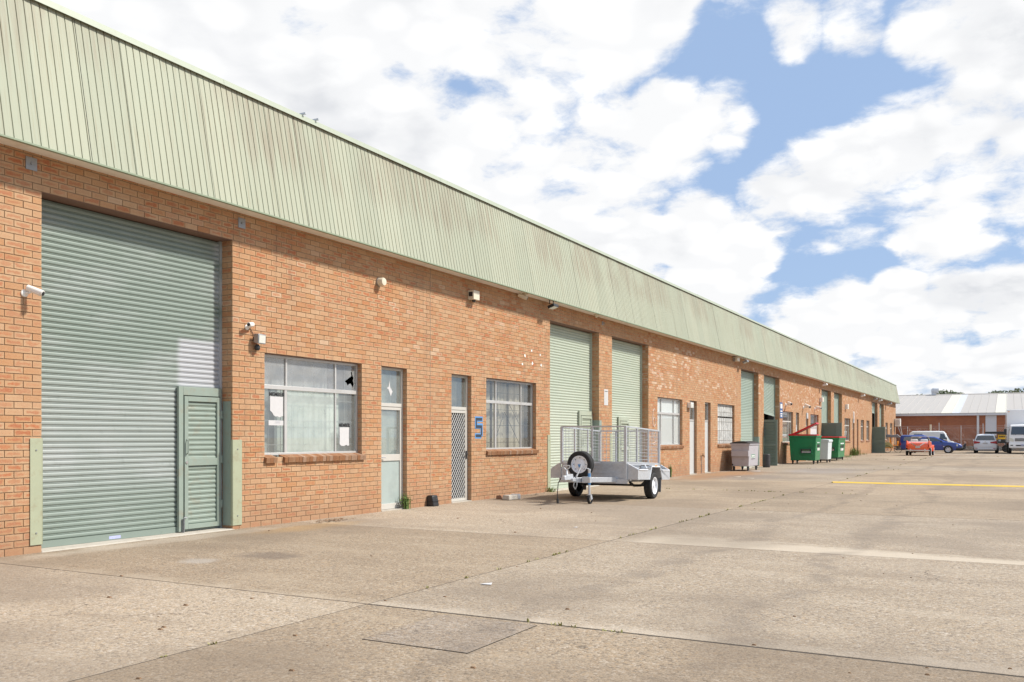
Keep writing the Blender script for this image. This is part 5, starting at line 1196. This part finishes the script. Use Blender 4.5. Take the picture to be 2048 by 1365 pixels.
# ================================================================== FAR BUILDING
YW = 106.8
def far_brick():
    m, t, b, o = new_mat('red_brick_far'); P = t.pos(); p = t.sep(P)
    bt = t.n('ShaderNodeTexBrick'); t.put(bt.inputs['Vector'], t.comb(p[0], p[2], 0.0)); bt.inputs['Scale'].default_value = 1.0
    bt.inputs['Brick Width'].default_value = .24; bt.inputs['Row Height'].default_value = .086; bt.inputs['Mortar Size'].default_value = .008
    bt.inputs['Color1'].default_value = (.42, .15, .07, 1); bt.inputs['Color2'].default_value = (.33, .115, .06, 1); bt.inputs['Mortar'].default_value = (.26, .15, .10, 1)
    n = t.noise(P, .8, 5, .6); c = t.mix(t.m('MULTIPLY', t.mr(n, .4, .7), .45), bt.outputs[0], (.25, .10, .06)); t.put(b.inputs['Base Color'], c); b.inputs['Roughness'].default_value = .9; return m
fb = thing('brick_factory', 'far red brick factory with low grey sheet roof behind the parked vehicles', 'factory', (0, YW, 0)); fb.location = (0, 0, 0)
XA, XZ, ZG, ZR, YRDG = -30.0, 34.0, 3.80, 6.82, 22.0
obj('wall', MB().box(XA, XZ, YW, YW + .25, .46, ZG), far_brick(), fb)
for k in range(3):     # rendered block plinth
    for i in range(56):
        x = XA + (XZ - XA) * i / 56 + (.28 if k % 2 else 0)
        if -12 < x < 8: obj('plinth_block', MB().box(x, x + .56, YW - .10, YW - .001, k * .155 - .002, k * .155 + .147), MAT['plinth'] if 'plinth' in MAT else MAT.setdefault('plinth', basic('plinth_block', (.25, .24, .22), .9, var=.3, vs=2, bump=.3)), fb)
obj('plinth_core', MB().box(XA, XZ, YW - .085, YW + .2, -.02, .459), MAT['mortar'], fb)
RS = [basic('roof_sheet_grey', (.42, .395, .365), .55, var=.06, vs=.8), basic('roof_sheet_cream', (.60, .58, .50), .5, var=.05, vs=.8), basic('roof_sheet_blue', (.55, .57, .60), .45, var=.05)]
def roof_x(px, py, z, Yp):    # photo column at the gutter -> X on the plane Y=Yp
    q = (px - 1024) / FPX; return Yp * (-SN + CS * q) / (CS + SN * q)
xs = [XA] + [roof_x(p, 825, ZG, YW) for p in (1882, 1904, 1920, 1991, 2013)] + [XZ]; ms = [0, 1, 2, 0, 1, 0]
for (a, b), k in zip(zip(xs, xs[1:]), ms):
    n = max(1, int((b - a) / .76)); 
    for i in range(n):
        x0, x1 = a + (b - a) * i / n, a + (b - a) * (i + 1) / n; z = .0
        s = MB(); y0, y1 = YW - .25, YW + YRDG; za, zb = ZG + .14, ZR
        s.quad((x0, y0, za), (x1 - .05, y0, za), (x1 - .05, y1, zb), (x0, y1, zb)); s.quad((x1 - .05, y0, za), (x1 - .035, y0, za + .03), (x1 - .035, y1, zb + .03), (x1 - .05, y1, zb)); s.quad((x1 - .035, y0, za + .03), (x1 - .015, y0, za + .03), (x1 - .015, y1, zb + .03), (x1 - .035, y1, zb + .03)); s.quad((x1 - .015, y0, za + .03), (x1, y0, za), (x1, y1, zb), (x1 - .015, y1, zb + .03))
        obj('roof_sheet', s, RS[k], fb)
obj('ridge_cap', MB().prism([(YW + YRDG - .25, ZR + .0), (YW + YRDG, ZR + .09), (YW + YRDG + .25, ZR)], 0, XA, XZ), RS[0], fb)
obj('rear_slope', MB().quad((XA, YW + YRDG + .2, ZR), (XZ, YW + YRDG + .2, ZR), (XZ, YW + 2 * YRDG, ZG), (XA, YW + 2 * YRDG, ZG)), RS[0], fb)
obj('side_wall', MB().poly([(XZ, YW + .26, 0), (XZ, YW + 2 * YRDG, 0), (XZ, YW + 2 * YRDG, ZG), (XZ, YW + YRDG, ZR - .05), (XZ, YW + .26, ZG)]), MAT['mortar'], fb)
x = XA
while x < XZ: obj('gutter', MB().box(x + .01, min(x + 1.85, XZ), YW - .30, YW - .26, ZG - .12, ZG + .10).box(x + .01, min(x + 1.85, XZ), YW - .259, YW - .01, ZG - .12, ZG - .10), basic('gutter_paint', (.62, .63, .66), .5, var=.06) if x == XA else bpy.data.materials['gutter_paint'], fb); x += 1.85
xd = roof_x(1956, 850, 0, YW); obj('downpipe', MB().box(xd - .11, xd + .11, YW - .20, YW - .02, .2, ZG - .12), bpy.data.materials['gutter_paint'], fb, bevel=.02)
x0, x1 = roof_x(1971, 850, 0, YW), roof_x(1993, 850, 0, YW); obj('wall_panel', MB().box(x0, x1, YW - .05, YW - .005, 1.55, ZG - .14), basic('panel_white', (.60, .61, .65), .5, var=.05), fb, bevel=.01)
vx = roof_x(1868, 787, 0, YW + YRDG) ; vt = thing('roof_ventilator', 'rounded grey roof ventilator cowl on the far factory ridge', 'ventilator', (vx, YW + YRDG - .3, ZR - .04))
obj('throat', MB().tube((0, 0, 0), (0, 0, .45), .28, n=20), RS[2], vt, smooth=40); obj('cowl', MB().lathe([(0, -.36), (.22, -.34), (.36, -.15), (.38, .1), (.33, .45), (.34, .5), (.28, .5)], 0, (.05, 0, .58), 20), RS[2], vt, smooth=50)
# chain link fence in front of the wall
fe = thing('chain_link_fence', 'thin wire mesh fence with metal posts along the far brick wall', 'fence', (0, 104.6, 0)); YFN = 104.6; fe.location = (0, 0, 0)
for px, zt, rr, mt in ((1815, 2.5, .03, 'galv'), (1861, 2.72, .09, 'cream'), (1878, 2.9, .035, 'galv'), (1922, 2.6, .03, 'galv'), (1966, 2.8, .035, 'galv'), (2010, 2.7, .03, 'galv')): 
    xx = roof_x(px, 860, 0, YFN); obj('fence_post', MB().tube((xx, YFN, 0), (xx, YFN, zt), rr, n=10), MAT[mt], fe)
fx0, fx1 = roof_x(1796, 860, 0, YFN), roof_x(2075, 860, 0, YFN); w = MB(); st = .16
for s in (-1, 1):
    k = 0
    while fx0 + k * st < fx1 + 2.2:
        xb = fx0 + k * st; a, b = xb, xb - 2.3
        p, q = ((a, .05), (b, 2.35)) if s > 0 else ((b, .05), (a, 2.35))
        if min(a, b) > fx0 and max(a, b) < fx1: w.tube((p[0], YFN - .03, p[1]), (q[0], YFN - .03, q[1]), .002, n=3, cap=False)
        k += 1
obj('wire_mesh', w, MAT['galv'], fe)
for z in (2.36, 2.55, 1.2): obj('strand', MB().tube((fx0, YFN - .04, z), (fx1, YFN - .04, z), .007, n=4), MAT['galv'], fe)

# ================================================================== TREES BEYOND THE ROOF
LEAFM = [basic('gum_leaf', (.075, .105, .04), .6, var=.5, vs=.8), basic('gum_leaf_pale', (.11, .13, .06), .6, var=.5, vs=.8)]; BARK = basic('gum_bark', (.22, .18, .14), .9, var=.3)
def tree(px, ytop, Yp, rx, seed, lab, mt):
    r = random.Random(seed); q = (px - 1024) / FPX; t_ = Yp / (CS + SN * q); X = t_ * (-SN + CS * q); ht = EYE + (HOR - ytop) * t_ / FPX
    T = thing('gum_tree', lab, 'tree', (X, Yp, 0)); m = MB(); m.tube((0, 0, -.1), (.1, 0, ht * .5), .25, .16, 10)
    for k in range(7): a = r.uniform(0, 6.28); m.tube((.1, 0, ht * (.38 + .02 * k)), (math.cos(a) * rx * .6, math.sin(a) * rx * .6, ht * r.uniform(.62, .85)), .10, .03, 6)
    obj('trunk', m, BARK, T); c = MB(); cl = [(r.gauss(0, .45) * rx, r.gauss(0, .45) * rx, ht * r.uniform(.55, .93), r.uniform(.5, 1.0) * rx * .42) for _ in range(26)]
    for cx, cy, cz, cr in cl:
        for i in range(110):
            v = Vector((r.gauss(0, 1), r.gauss(0, 1), r.gauss(0, .7))).normalized() * cr * r.uniform(.5, 1.05); p = Vector((cx, cy, cz)) + v
            if p.z > ht: continue
            u = Vector((r.gauss(0, 1), r.gauss(0, 1), r.gauss(0, 1))).normalized() * r.uniform(.14, .30); w_ = u.orthogonal().normalized() * r.uniform(.10, .18)
            c.poly([tuple(p - u), tuple(p + w_), tuple(p + u), tuple(p - w_)])
    obj('crown', c, LEAFM[mt], T)
tree(1888, 781, 150, 2.6, 1, 'round topped gum tree rising over the factory ridge beside the ventilator', 0); tree(1911, 783, 152, 2.3, 2, 'low gum tree crown next to the cream roof sheets', 1)
tree(1876, 788, 158, 2.2, 5, 'small gum tree crown right behind the ventilator cowl', 0); tree(2007, 781, 160, 2.4, 3, 'gum tree crown behind the roof above the silver car', 0); tree(2043, 778, 156, 2.8, 4, 'gum tree crown behind the roof above the white truck', 1); tree(2024, 784.5, 165, 1.8, 6, 'faint small tree top between the two crowns over the truck end of roof', 1)

# ================================================================== VEHICLES
def car_paint(n, c): return basic(n, c, .35, var=.03, coat=.8, vs=2)
def sect(x, w, z0, z1, crown=.02, tuck=.06, shoulder=.05):
    h = [(0, z0), (w - tuck - .06, z0), (w - tuck, z0 + .04), (w, z0 + (z1 - z0) * .42), (w - .01, z0 + (z1 - z0) * .72), (w - shoulder, z1 - .02), (w - shoulder - .10, z1 + crown * .5), (0, z1 + crown)]
    return [(x, y, z) for y, z in h] + [(x, -y, z) for y, z in h[-2:0:-1]]
def roofsect(x, w0, z0, w1, z1):
    h = [(w0, z0), (w1 + .03, z1 - .08), (w1 - .04, z1 - .015), (w1 * .5, z1 + .02)]
    return [(x, y, z) for y, z in h] + [(x, -y, z) for y, z in h[::-1]]
def loft_obj(name, rings, mat, parent, smooth=38): return obj(name, MB().loft(rings), mat, parent, smooth=smooth)
def car_wheels(T, xs, hw, rad, wid, rimmat='alloy', arch=True, ww=False):
    for x in xs:
        for s in (-1, 1):
            if arch: obj('wheel_arch', MB().lathe([(rad * .9, 0), (rad * 1.14, 0), (rad * 1.14, s * .02), (rad * .9, s * .02)], 1, (x, s * (hw - .012), rad + .01), 26), MAT['black'], T)
            w = wheel_parts(T, (x, s * (hw - wid / 2 + .022), rad), 1, rad, wid, s, rimmat, 'wheel', 5, .66)
            if ww: obj('whitewall', MB().lathe([(rad * .68, 0), (rad * .90, 0), (rad * .90, s * .006), (rad * .68, s * .006)], 1, (0, s * (wid / 2 - .004), 0), 28), MAT['white'], w)
            else:
                m = MB()
                for k in range(6):
                    a = k * math.pi / 3; ca, sa = math.cos(a), math.sin(a); e = rad * .07
                    P = lambda rr, d: (rr * ca - d * sa, s * wid * .40, rr * sa + d * ca)
                    m.poly([P(rad * .15, -e), P(rad * .62, -e * 1.2), P(rad * .62, e * 1.2), P(rad * .15, e)])
                obj('spokes', m, MAT[rimmat], w)
def sidepane(name, pts, s, hw_fn, mat, T):     # polygon in x,z laid on a leaning cabin side
    m = MB(); m.poly([(x, s * hw_fn(z), z) for x, z in pts]); o = obj(name, m, mat, T); k = o.modifiers.new('thick', 'SOLIDIFY'); k.thickness = .012; return o
# ---- blue utility with canopy, seen from its right... flank, front towards +X
ux0, uY = -8.66, 89.0; UT = thing('blue_ute', 'dark blue utility car with matching canopy parked across the yard end', 'car', (-6.17, uY, 0)); BL = car_paint('ute_blue', (.013, .046, .27))
hw = .91
rings = [sect(-2.50, .80, .40, .98, .0), sect(-2.44, .88, .30, 1.02, .0), sect(-1.2, .91, .26, 1.03, .0), sect(0, .91, .24, 1.02), sect(.75, .91, .24, 1.00), sect(1.35, .90, .24, .98), sect(2.0, .88, .24, .90), sect(2.35, .82, .26, .80), sect(2.50, .70, .32, .66)]
loft_obj('body', rings, BL, UT)
loft_obj('bumper', [sect(2.05, .885, .23, .52, 0), sect(2.42, .84, .22, .54, 0), sect(2.56, .70, .25, .52, 0)], MAT['black'], UT)
loft_obj('canopy', [roofsect(-2.46, .86, 1.0, .70, 1.50), roofsect(-2.36, .87, 1.0, .72, 1.58), roofsect(-.62, .87, 1.0, .70, 1.60), roofsect(-.35, .87, 1.0, .66, 1.50)], BL, UT)
loft_obj('cabin', [roofsect(-.62, .86, .98, .64, 1.42), roofsect(-.30, .87, .98, .64, 1.46), roofsect(.28, .87, .98, .62, 1.44), roofsect(.62, .87, .98, .56, 1.33), roofsect(1.33, .84, .95, .70, 1.03)], BL, UT)
fn = lambda z: .885 - (z - 1.0) * .36
for s in (-1, 1):
    sidepane('canopy_window', [(-2.22, 1.10), (-.82, 1.10), (-.95, 1.42), (-1.55, 1.44), (-2.12, 1.40)], s, lambda z: .885 - (z - 1.0) * .27, MAT['carglass'], UT)
    sidepane('door_window', [(-.42, 1.04), (1.02, 1.02), (.62, 1.22), (.30, 1.36), (-.28, 1.39)], s, fn, MAT['carglass'], UT)
    m = MB(); yy = s * .912
    for x in (-.48, .98): m.box(x - .006, x + .006, yy - .004, yy + .004, .36, .98)
    obj('door_seam', m, MAT['black'], UT); obj('door_handle', MB().box(-.38, -.18, yy - .015, yy + .02, .86, .90), BL, UT)
    obj('headlight', MB().hexa([(2.05, s * .80, .62), (2.40, s * .66, .60), (2.42, s * .70, .60), (2.08, s * .895, .62)], [(2.05, s * .80, .80), (2.34, s * .66, .72), (2.36, s * .74, .72), (2.08, s * .885, .80)]), MAT['lamp'], UT)
    obj('mirror', MB().hexa([(.80, s * .92, .98), (.95, s * .92, .98), (.95, s * 1.08, 1.0), (.82, s * 1.08, 1.0)], [(.80, s * .92, 1.09), (.93, s * .92, 1.09), (.93, s * 1.06, 1.12), (.82, s * 1.06, 1.12)]), MAT['black'], UT, bevel=.02)
    obj('tail_light', MB().box(-2.515, -2.40, s * .78, s * .885, .66, .92), MAT['redlens'], UT, bevel=.01)
m = MB(); m.poly([(.70, -.52, 1.325), (.70, .52, 1.325), (1.30, .66, 1.065), (1.30, -.66, 1.065)]); o = obj('windscreen', m, MAT['carglass'], UT); o.modifiers.new('t', 'SOLIDIFY').thickness = .015
car_wheels(UT, (-1.52, 1.42), .91, .325, .215)
bb = MB()
for s in (-1, 1): bb.path([(2.5, s * .35, .35), (2.72, s * .38, .42), (2.74, s * .40, .86)], .035, 8)
for z in (.45, .62, .84): bb.tube((2.73, -.72, z), (2.73, .72, z), .03, n=8)
for s in (-1, 1): bb.path([(2.73, s * .72, .45), (2.62, s * .88, .46), (2.62, s * .88, .70), (2.73, s * .72, .84)], .03, 8)
obj('bull_bar', bb, MAT['black'], UT, smooth=40); obj('side_badge', MB().box(1.02, 1.12, -.918, -.908, .55, .60), MAT['white'], UT)
obj('aerial', MB().tube((2.70, -.5, .86), (2.70, -.5, 1.05), .012), MAT['chrome'], UT); obj('aerial', MB().tube((2.70, .5, .86), (2.70, .5, 1.02), .012), MAT['chrome'], UT)
# ---- white van behind
vY = 97.5; va, vb = roof_x(1818, 880, 0, vY - .9), roof_x(1912, 880, 0, vY - .9); VL = vb - va; VN = thing('white_van', 'long white panel van parked behind the blue utility by the brick wall', 'van', ((va + vb) / 2, vY, 0)); WH = car_paint('van_white', (.72, .73, .74)); k = VL / 2
rings = [sect(-k, .80, .45, 1.0, 0), sect(-k + .06, .93, .32, 1.06, 0), sect(-k + 1.0, .95, .28, 1.08, 0), sect(k - 1.0, .95, .28, 1.08), sect(k - .75, .94, .28, 1.06), sect(k - .30, .90, .28, .98), sect(k - .06, .82, .30, .80), sect(k, .70, .36, .66)]
loft_obj('body', rings, WH, VN)
loft_obj('cargo_body', [roofsect(-k + .03, .92, 1.0, .78, 1.80), roofsect(-k + .30, .93, 1.0, .80, 1.98), roofsect(k - 1.6, .93, 1.0, .80, 1.99), roofsect(k - 1.08, .93, 1.0, .78, 1.95), roofsect(k - .88, .92, 1.0, .72, 1.70), roofsect(k - .55, .88, .98, .70, 1.20)], WH, VN)
for s in (-1, 1):
    f2 = lambda z: .965 - (z - 1.0) * .155
    sidepane('cab_window', [(k - 1.42, 1.20), (k - .80, 1.18), (k - 1.02, 1.70), (k - 1.36, 1.74)], s, f2, MAT['carglass'], VN); sidepane('rear_quarter_window', [(-k + .25, 1.30), (-k + 1.25, 1.32), (-k + 1.20, 1.72), (-k + .45, 1.74)], s, f2, MAT['carglass'], VN)
    m = MB()
    for x in (-k + 1.45, -k + 2.5): m.box(x - .008, x + .008, s * .945, s * .952, .35, 1.08)
    obj('panel_seam', m, MAT['alu'], VN)
    obj('mirror', MB().box(k - .86, k - .78, s * .96, s * 1.16, 1.15, 1.38), MAT['black'], VN, bevel=.02); obj('headlight', MB().box(k - .22, k - .05, s * .62, s * .84, .70, .88), MAT['lamp'], VN, bevel=.02)
m = MB(); m.poly([(k - .86, -.66, 1.66), (k - .86, .66, 1.66), (k - .52, .76, 1.14), (k - .52, -.76, 1.14)]); o = obj('windscreen', m, MAT['carglass'], VN); o.modifiers.new('t', 'SOLIDIFY').thickness = .03
car_wheels(VN, (-k + .9, k - .75), .94, .33, .21)
# ---- silver people mover, rear to the camera
sx, sy = gp(1971.5, 907); SV = thing('silver_people_mover', 'silver people mover parked with its tail to the yard', 'car', (sx, sy + 2.3, 0), R(90) + R(-1.0)); SI = car_paint('car_silver', (.76, .78, .82))
rings = [sect(-2.36, .78, .36, .92, .0), sect(-2.30, .87, .26, 1.02, .0), sect(-2.05, .91, .22, 1.06), sect(-.8, .915, .20, 1.06), sect(.6, .915, .20, 1.03), sect(1.3, .91, .20, .98), sect(1.9, .88, .20, .88), sect(2.3, .80, .24, .72), sect(2.42, .62, .32, .60)]
loft_obj('body', rings, SI, SV)
loft_obj('cabin', [roofsect(-2.26, .86, 1.0, .80, 1.10), roofsect(-1.98, .88, 1.0, .68, 1.58), roofsect(-1.7, .88, 1.0, .68, 1.66), roofsect(-.2, .88, 1.0, .68, 1.68), roofsect(.5, .88, 1.0, .64, 1.58), roofsect(1.45, .84, .96, .72, 1.02)], SI, SV)
m = MB(); m.poly([(-2.245, -.76, 1.13), (-2.245, .76, 1.13), (-2.035, .62, 1.53), (-2.035, -.62, 1.53)]); o = obj('rear_window', m, MAT['carglass'], SV); o.modifiers.new('t', 'SOLIDIFY').thickness = .02
for s in (-1, 1):
    sidepane('side_window', [(-1.95, 1.10), (.95, 1.06), (.45, 1.46), (-.2, 1.56), (-1.70, 1.54)], s, lambda z: .905 - (z - 1.0) * .30, MAT['carglass'], SV)
    obj('tail_light', MB().hexa([(-2.41, s * .40, .90), (-2.37, s * .88, .82), (-2.06, s * .935, .84), (-2.2, s * .40, .90)], [(-2.40, s * .40, 1.0), (-2.34, s * .88, 1.08), (-2.04, s * .93, 1.08), (-2.2, s * .40, 1.0)]), MAT['redlens'], SV, bevel=.01)
    obj('mirror', MB().box(.85, .98, s * .93, s * 1.12, 1.02, 1.18), SI, SV, bevel=.03); obj('reflector', MB().box(-2.385, -2.30, s * .60, s * .80, .42, .46), MAT['redlens'], SV)
obj('number_plate', MB().box(-2.392, -2.37, -.19, .19, .82, .93), MAT['paper'], SV); blocks_ = MB()
obj('bumper_lip', MB().box(-2.40, -2.3, -.80, .80, .36, .40), SI, SV, bevel=.01); obj('tail_shadow_strip', MB().box(-2.30, -2.2, -.78, .78, .20, .34), MAT['black'], SV); obj('brand_mark', MB().lathe([(0, 0), (.06, 0), (.06, -.015), (0, -.015)], 0, (-2.37, 0, 1.01), 14), MAT['chrome'], SV)  # black box below the bumper stands in for the shadow under the tail
car_wheels(SV, (-1.40, 1.45), .915, .32, .215)
# ---- white truck, front to the camera
tx, ty = gp(2016, 908.3); TK = thing('white_truck', 'white box truck parked with its cab facing the yard', 'truck', (tx + 1.12, ty + .3, 0), R(-90) + R(1.5)); TW = car_paint('truck_white', (.80, .81, .82))
loft_obj('cab', [sect(-1.75, 1.04, .62, 2.36, .04, .03, .10), sect(-.35, 1.05, .60, 2.46, .05, .03, .10), sect(.02, 1.05, .55, 2.34, .05, .03, .14), sect(.16, 1.04, .50, 1.62, .02, .03, .03), sect(.20, 1.02, .48, 1.30, .0, .03, .03)], TW, TK)
m = MB(); m.poly([(.17, -.92, 1.62), (.17, .92, 1.62), (.045, .84, 2.28), (.045, -.84, 2.28)]); o = obj('windscreen', m, MAT['carglass'], TK); o.modifiers.new('t', 'SOLIDIFY').thickness = .03
bp = obj('bumper', MB().prism([(.05, .50), (.32, .50), (.34, .62), (.30, .92), (.05, .92)], 1, -1.06, 1.06), TW, TK, bevel=.03)
m = MB()
for z in (1.08, 1.17, 1.26): m.box(.19, .235, -.62, .62, z, z + .05)
obj('grille_slot', m, MAT['black'], TK); obj('lower_intake', MB().box(.30, .345, -.55, .55, .66, .76), MAT['black'], bp); obj('number_plate', MB().box(.335, .355, -.19, .19, .70, .82), basic('plate_blue_white', (.45, .48, .62), .5), bp)
for s in (-1, 1):
    obj('headlight', MB().hexa([(.10, s * .68, 1.04), (.215, s * .68, 1.04), (.20, s * 1.04, 1.06), (.05, s * 1.06, 1.06)], [(.10, s * .72, 1.28), (.215, s * .72, 1.28), (.195, s * 1.035, 1.38), (.05, s * 1.06, 1.38)]), MAT['lamp'], TK, bevel=.02); obj('fog_light', MB().box(.32, .338, s * .76, s * .95, .68, .76), MAT['black'], bp)
    obj('mirror', MB().path([(.05, s * 1.04, 2.2), (.25, s * 1.25, 2.25), (.25, s * 1.32, 2.1)], .018).box(.21, .29, s * 1.22, s * 1.44, 1.60, 2.10), MAT['black'], TK, bevel=.02)
    sidepane('side_window', [(-1.1, 1.62), (-.05, 1.58), (-.12, 2.12), (-1.05, 2.15)], s, lambda z: 1.062 - max(0, z - 1.9) * .05, MAT['carglass'], TK)
    w = MB(); w.path([(.19, s * .3 - .3, 1.60), (.155, s * .3 + .1, 1.78)], .012); obj('wiper', w, MAT['black'], TK)
obj('cargo_box', MB().box(-7.2, -1.9, -1.18, 1.18, .95, 3.78), TW, TK, bevel=.04); obj('chassis', MB().box(-7.0, .0, -.42, .42, .55, .90), MAT['black'], TK)
for s in (-1, 1): obj('marker_lamp', MB().box(-1.905, -1.88, s * .95, s * 1.08, 3.58, 3.63), MAT['amber'], TK)
car_wheels(TK, (-.75, -5.2), 1.06, .42, .24, 'alu')
# ---- red open tourer, tail to the camera
rx_, ry_ = gp(1838, 911.8); RC = thing('red_convertible', 'small bright red vintage convertible with chrome trim and whitewall tyres', 'car', (rx_ - .05, ry_ + 1.55, 0), R(89)); RC.scale = (1, 1.04, 1.08); RD = car_paint('car_red', (.90, .13, .03)); CH = MAT['chrome']
rings = [sect(-1.60, .60, .42, .72, .02), sect(-1.55, .72, .34, .86, .03), sect(-1.2, .78, .28, .95, .03), sect(-.5, .80, .24, .93, .0), sect(.4, .80, .24, .93, .02), sect(.9, .76, .24, .94, .05), sect(1.5, .68, .26, .88, .04), sect(1.75, .50, .32, .76, .02)]
loft_obj('body', rings, RD, RC)
for s in (-1, 1):
    fin = MB(); fin.loft([[(-1.66, s * .66, .55), (-1.66, s * .80, .55), (-1.66, s * .78, 1.08), (-1.66, s * .72, 1.08)], [(-1.2, s * .66, .50), (-1.2, s * .84, .50), (-1.2, s * .80, 1.04), (-1.2, s * .70, 1.04)], [(-.4, s * .68, .50), (-.4, s * .83, .50), (-.4, s * .80, .94), (-.4, s * .70, .94)]]); obj('tail_fin', fin, RD, RC, bevel=.02)
    fd = MB(); n = 9; fd.loft([[(1.15 + .46 * math.cos(a) * kk, s * y, .30 + .42 * math.sin(a) * kk + .0) for y, kk in ((.66, 1.0), (.74, 1.08), (.86, 1.04), (.87, .96), (.66, .92))] for a in [math.pi * i / n for i in range(n + 1)]]); obj('front_fender', fd, RD, RC, smooth=40)
    obj('tail_light', MB().box(-1.685, -1.655, s * .70, s * .77, .60, .78), MAT['redlens'], RC, bevel=.01); obj('trim_spear', MB().bar((-1.62, s * .46, .90), (-1.64, s * .14, .70), .03, .06), CH, RC)
    obj('overrider', MB().box(-1.78, -1.70, s * .44, s * .52, .28, .48), CH, RC, bevel=.02)
obj('rear_bumper', MB().box(-1.75, -1.69, -.80, .80, .33, .41), CH, RC, bevel=.02); obj('plate_lamp', MB().box(-1.655, -1.63, -.15, .15, .64, .69), CH, RC, bevel=.01); obj('number_plate', MB().box(-1.65, -1.63, -.16, .16, .54, .63), MAT['alu'], RC)
obj('cockpit_trim', MB().path([(-.95, -.68, .98), (-.95, .68, .98), (.2, .72, .97), (.2, -.72, .97), (-.95, -.68, .98)], .035, 8), MAT['white'], RC); obj('cockpit_floor', MB().box(-.92, .18, -.66, .66, .955, .97), MAT['black'], RC)
for s in (-1, 1): obj('seat', MB().box(-.75, -.62, s * .10, s * .58, .90, 1.16), MAT['white'] if s > 0 else MAT['whiteboard'], RC, bevel=.05)
obj('windscreen_frame', MB().path([(.28, -.64, .95), (.05, -.58, 1.34), (.05, .58, 1.34), (.28, .64, .95)], .022, 8), CH, RC); o = obj('windscreen_glass', MB().poly([(.27, -.62, .96), (.27, .62, .96), (.06, .57, 1.33), (.06, -.57, 1.33)]), MAT['glass'], RC)
obj('rear_view_mirror', MB().box(.02, .05, -.10, .10, 1.25, 1.31), CH, RC); obj('exhaust', MB().tube((-1.70, .3, .24), (-1.0, .3, .24), .03), CH, RC)
car_wheels(RC, (-1.05, 1.15), .84, .29, .15, 'chrome', False, True)
# ---- trishaw
px_, py_ = gp(1785, 906.4); TS = thing('cycle_trishaw', 'orange and olive cycle trishaw with grey canopy beside the dark green door', 'trishaw', (px_, py_, 0), R(4)); OR = basic('trishaw_orange', (.85, .30, .02), .4, var=.15); OL = basic('trishaw_olive', (.48, .40, .16), .5, var=.2)
for x, y in ((-.42, -.42), (-.42, .42), (.45, 0)):
    w = bpy.data.objects.new('wheel', None); COL.objects.link(w); w.parent = TS; w.location = (x, y, .33)
    obj('tyre', MB().lathe([(.30, -.018), (.325, -.02), (.33, 0), (.325, .02), (.30, .018), (.30, -.018)], 1, (0, 0, 0), 30), MAT['rubber'], w, smooth=40)
    sp3 = MB()
    for k in range(14): a = 2 * math.pi * k / 14; sp3.tube((0, 0, 0), (.30 * math.cos(a), 0, .30 * math.sin(a)), .004, n=3)
    obj('spokes', sp3, MAT['steel'], w); obj('hub', MB().tube((0, -.05, 0), (0, .05, 0), .03), MAT['steel'], w)
pr = [(-.82, .60), (-.74, .84), (-.50, .98), (-.18, .92), (.0, .66), (.02, .42), (-.55, .42)]
obj('carriage', MB().prism(pr, 1, -.40, .40), OL, TS, bevel=.03); obj('carriage_stripe', MB().box(-.60, .02, -.415, .415, .43, .50), OR, TS)
obj('passenger_seat', MB().box(.04, .46, -.36, .36, .64, .74).box(.38, .48, -.36, .36, .74, 1.06), OR, TS, bevel=.04); obj('seat_back', MB().hexa([(-.22, -.38, .90), (-.05, -.38, .78), (-.05, .38, .78), (-.22, .38, .90)], [(-.24, -.38, 1.42), (-.15, -.38, 1.42), (-.15, .38, 1.42), (-.24, .38, 1.42)]), OR, TS, bevel=.02)
m = MB()
for x, y in ((-.35, -.38), (-.35, .38), (.30, -.38), (.30, .38)): m.tube((x, y, .6), (x, y, 1.42), .018)
obj('canopy_posts', m, MAT['palealu'], TS); obj('canopy', MB().prism([(-.50, 1.40), (.62, 1.36), (.66, 1.44), (.40, 1.66), (-.05, 1.60), (-.42, 1.68), (-.56, 1.54)], 1, -.50, .50), basic('canopy_grey', (.20, .20, .22), .7, var=.1), TS, bevel=.03)
obj('frame', MB().path([(.02, 0, .45), (.45, 0, .33), (.42, 0, .62), (.0, 0, .55)], .02).tube((-.42, -.42, .33), (-.42, .42, .33), .02), MAT['black'], TS)
# ---- dark tray trailer with a yellow banner between car and truck
by = 97.0; b0, b1 = roof_x(1970, 870, 0, by), roof_x(2030, 870, 0, by); BT = thing('tray_trailer', 'black tilt tray trailer with a yellow banner behind the silver car', 'trailer', ((b0 + b1) / 2, by, 0)); k = (b1 - b0) / 2
obj('tray', MB().box(-k, k, -.9, .9, 1.72, 1.92), MAT['black'], BT, bevel=.02); obj('side_board', MB().box(-k * .15, k, -.88, -.84, .85, 1.70), MAT['black'], BT); bn = obj('banner', MB().box(-k * .12, k * .72, -.895, -.881, 1.22, 1.62), basic('banner_yellow', (.72, .42, .02), .5, var=.2), BT)
blocks(bn, -k * .05, k * .6, 1.38, 1.54, -.896, 6, MAT['black'], 12); obj('mast', MB().box(k * .55, k * .68, -.8, -.6, 1.92, 2.5), MAT['black'], BT)
for x in (-k * .6, k * .4): obj('post', MB().box(x - .06, x + .06, -.5, .5, .4, 1.72), MAT['black'], BT); 
for s in (-1, 1): wheel_parts(BT, (k * .4, s * .8, .34), 1, .34, .2, s, 'black', 'wheel', 5)
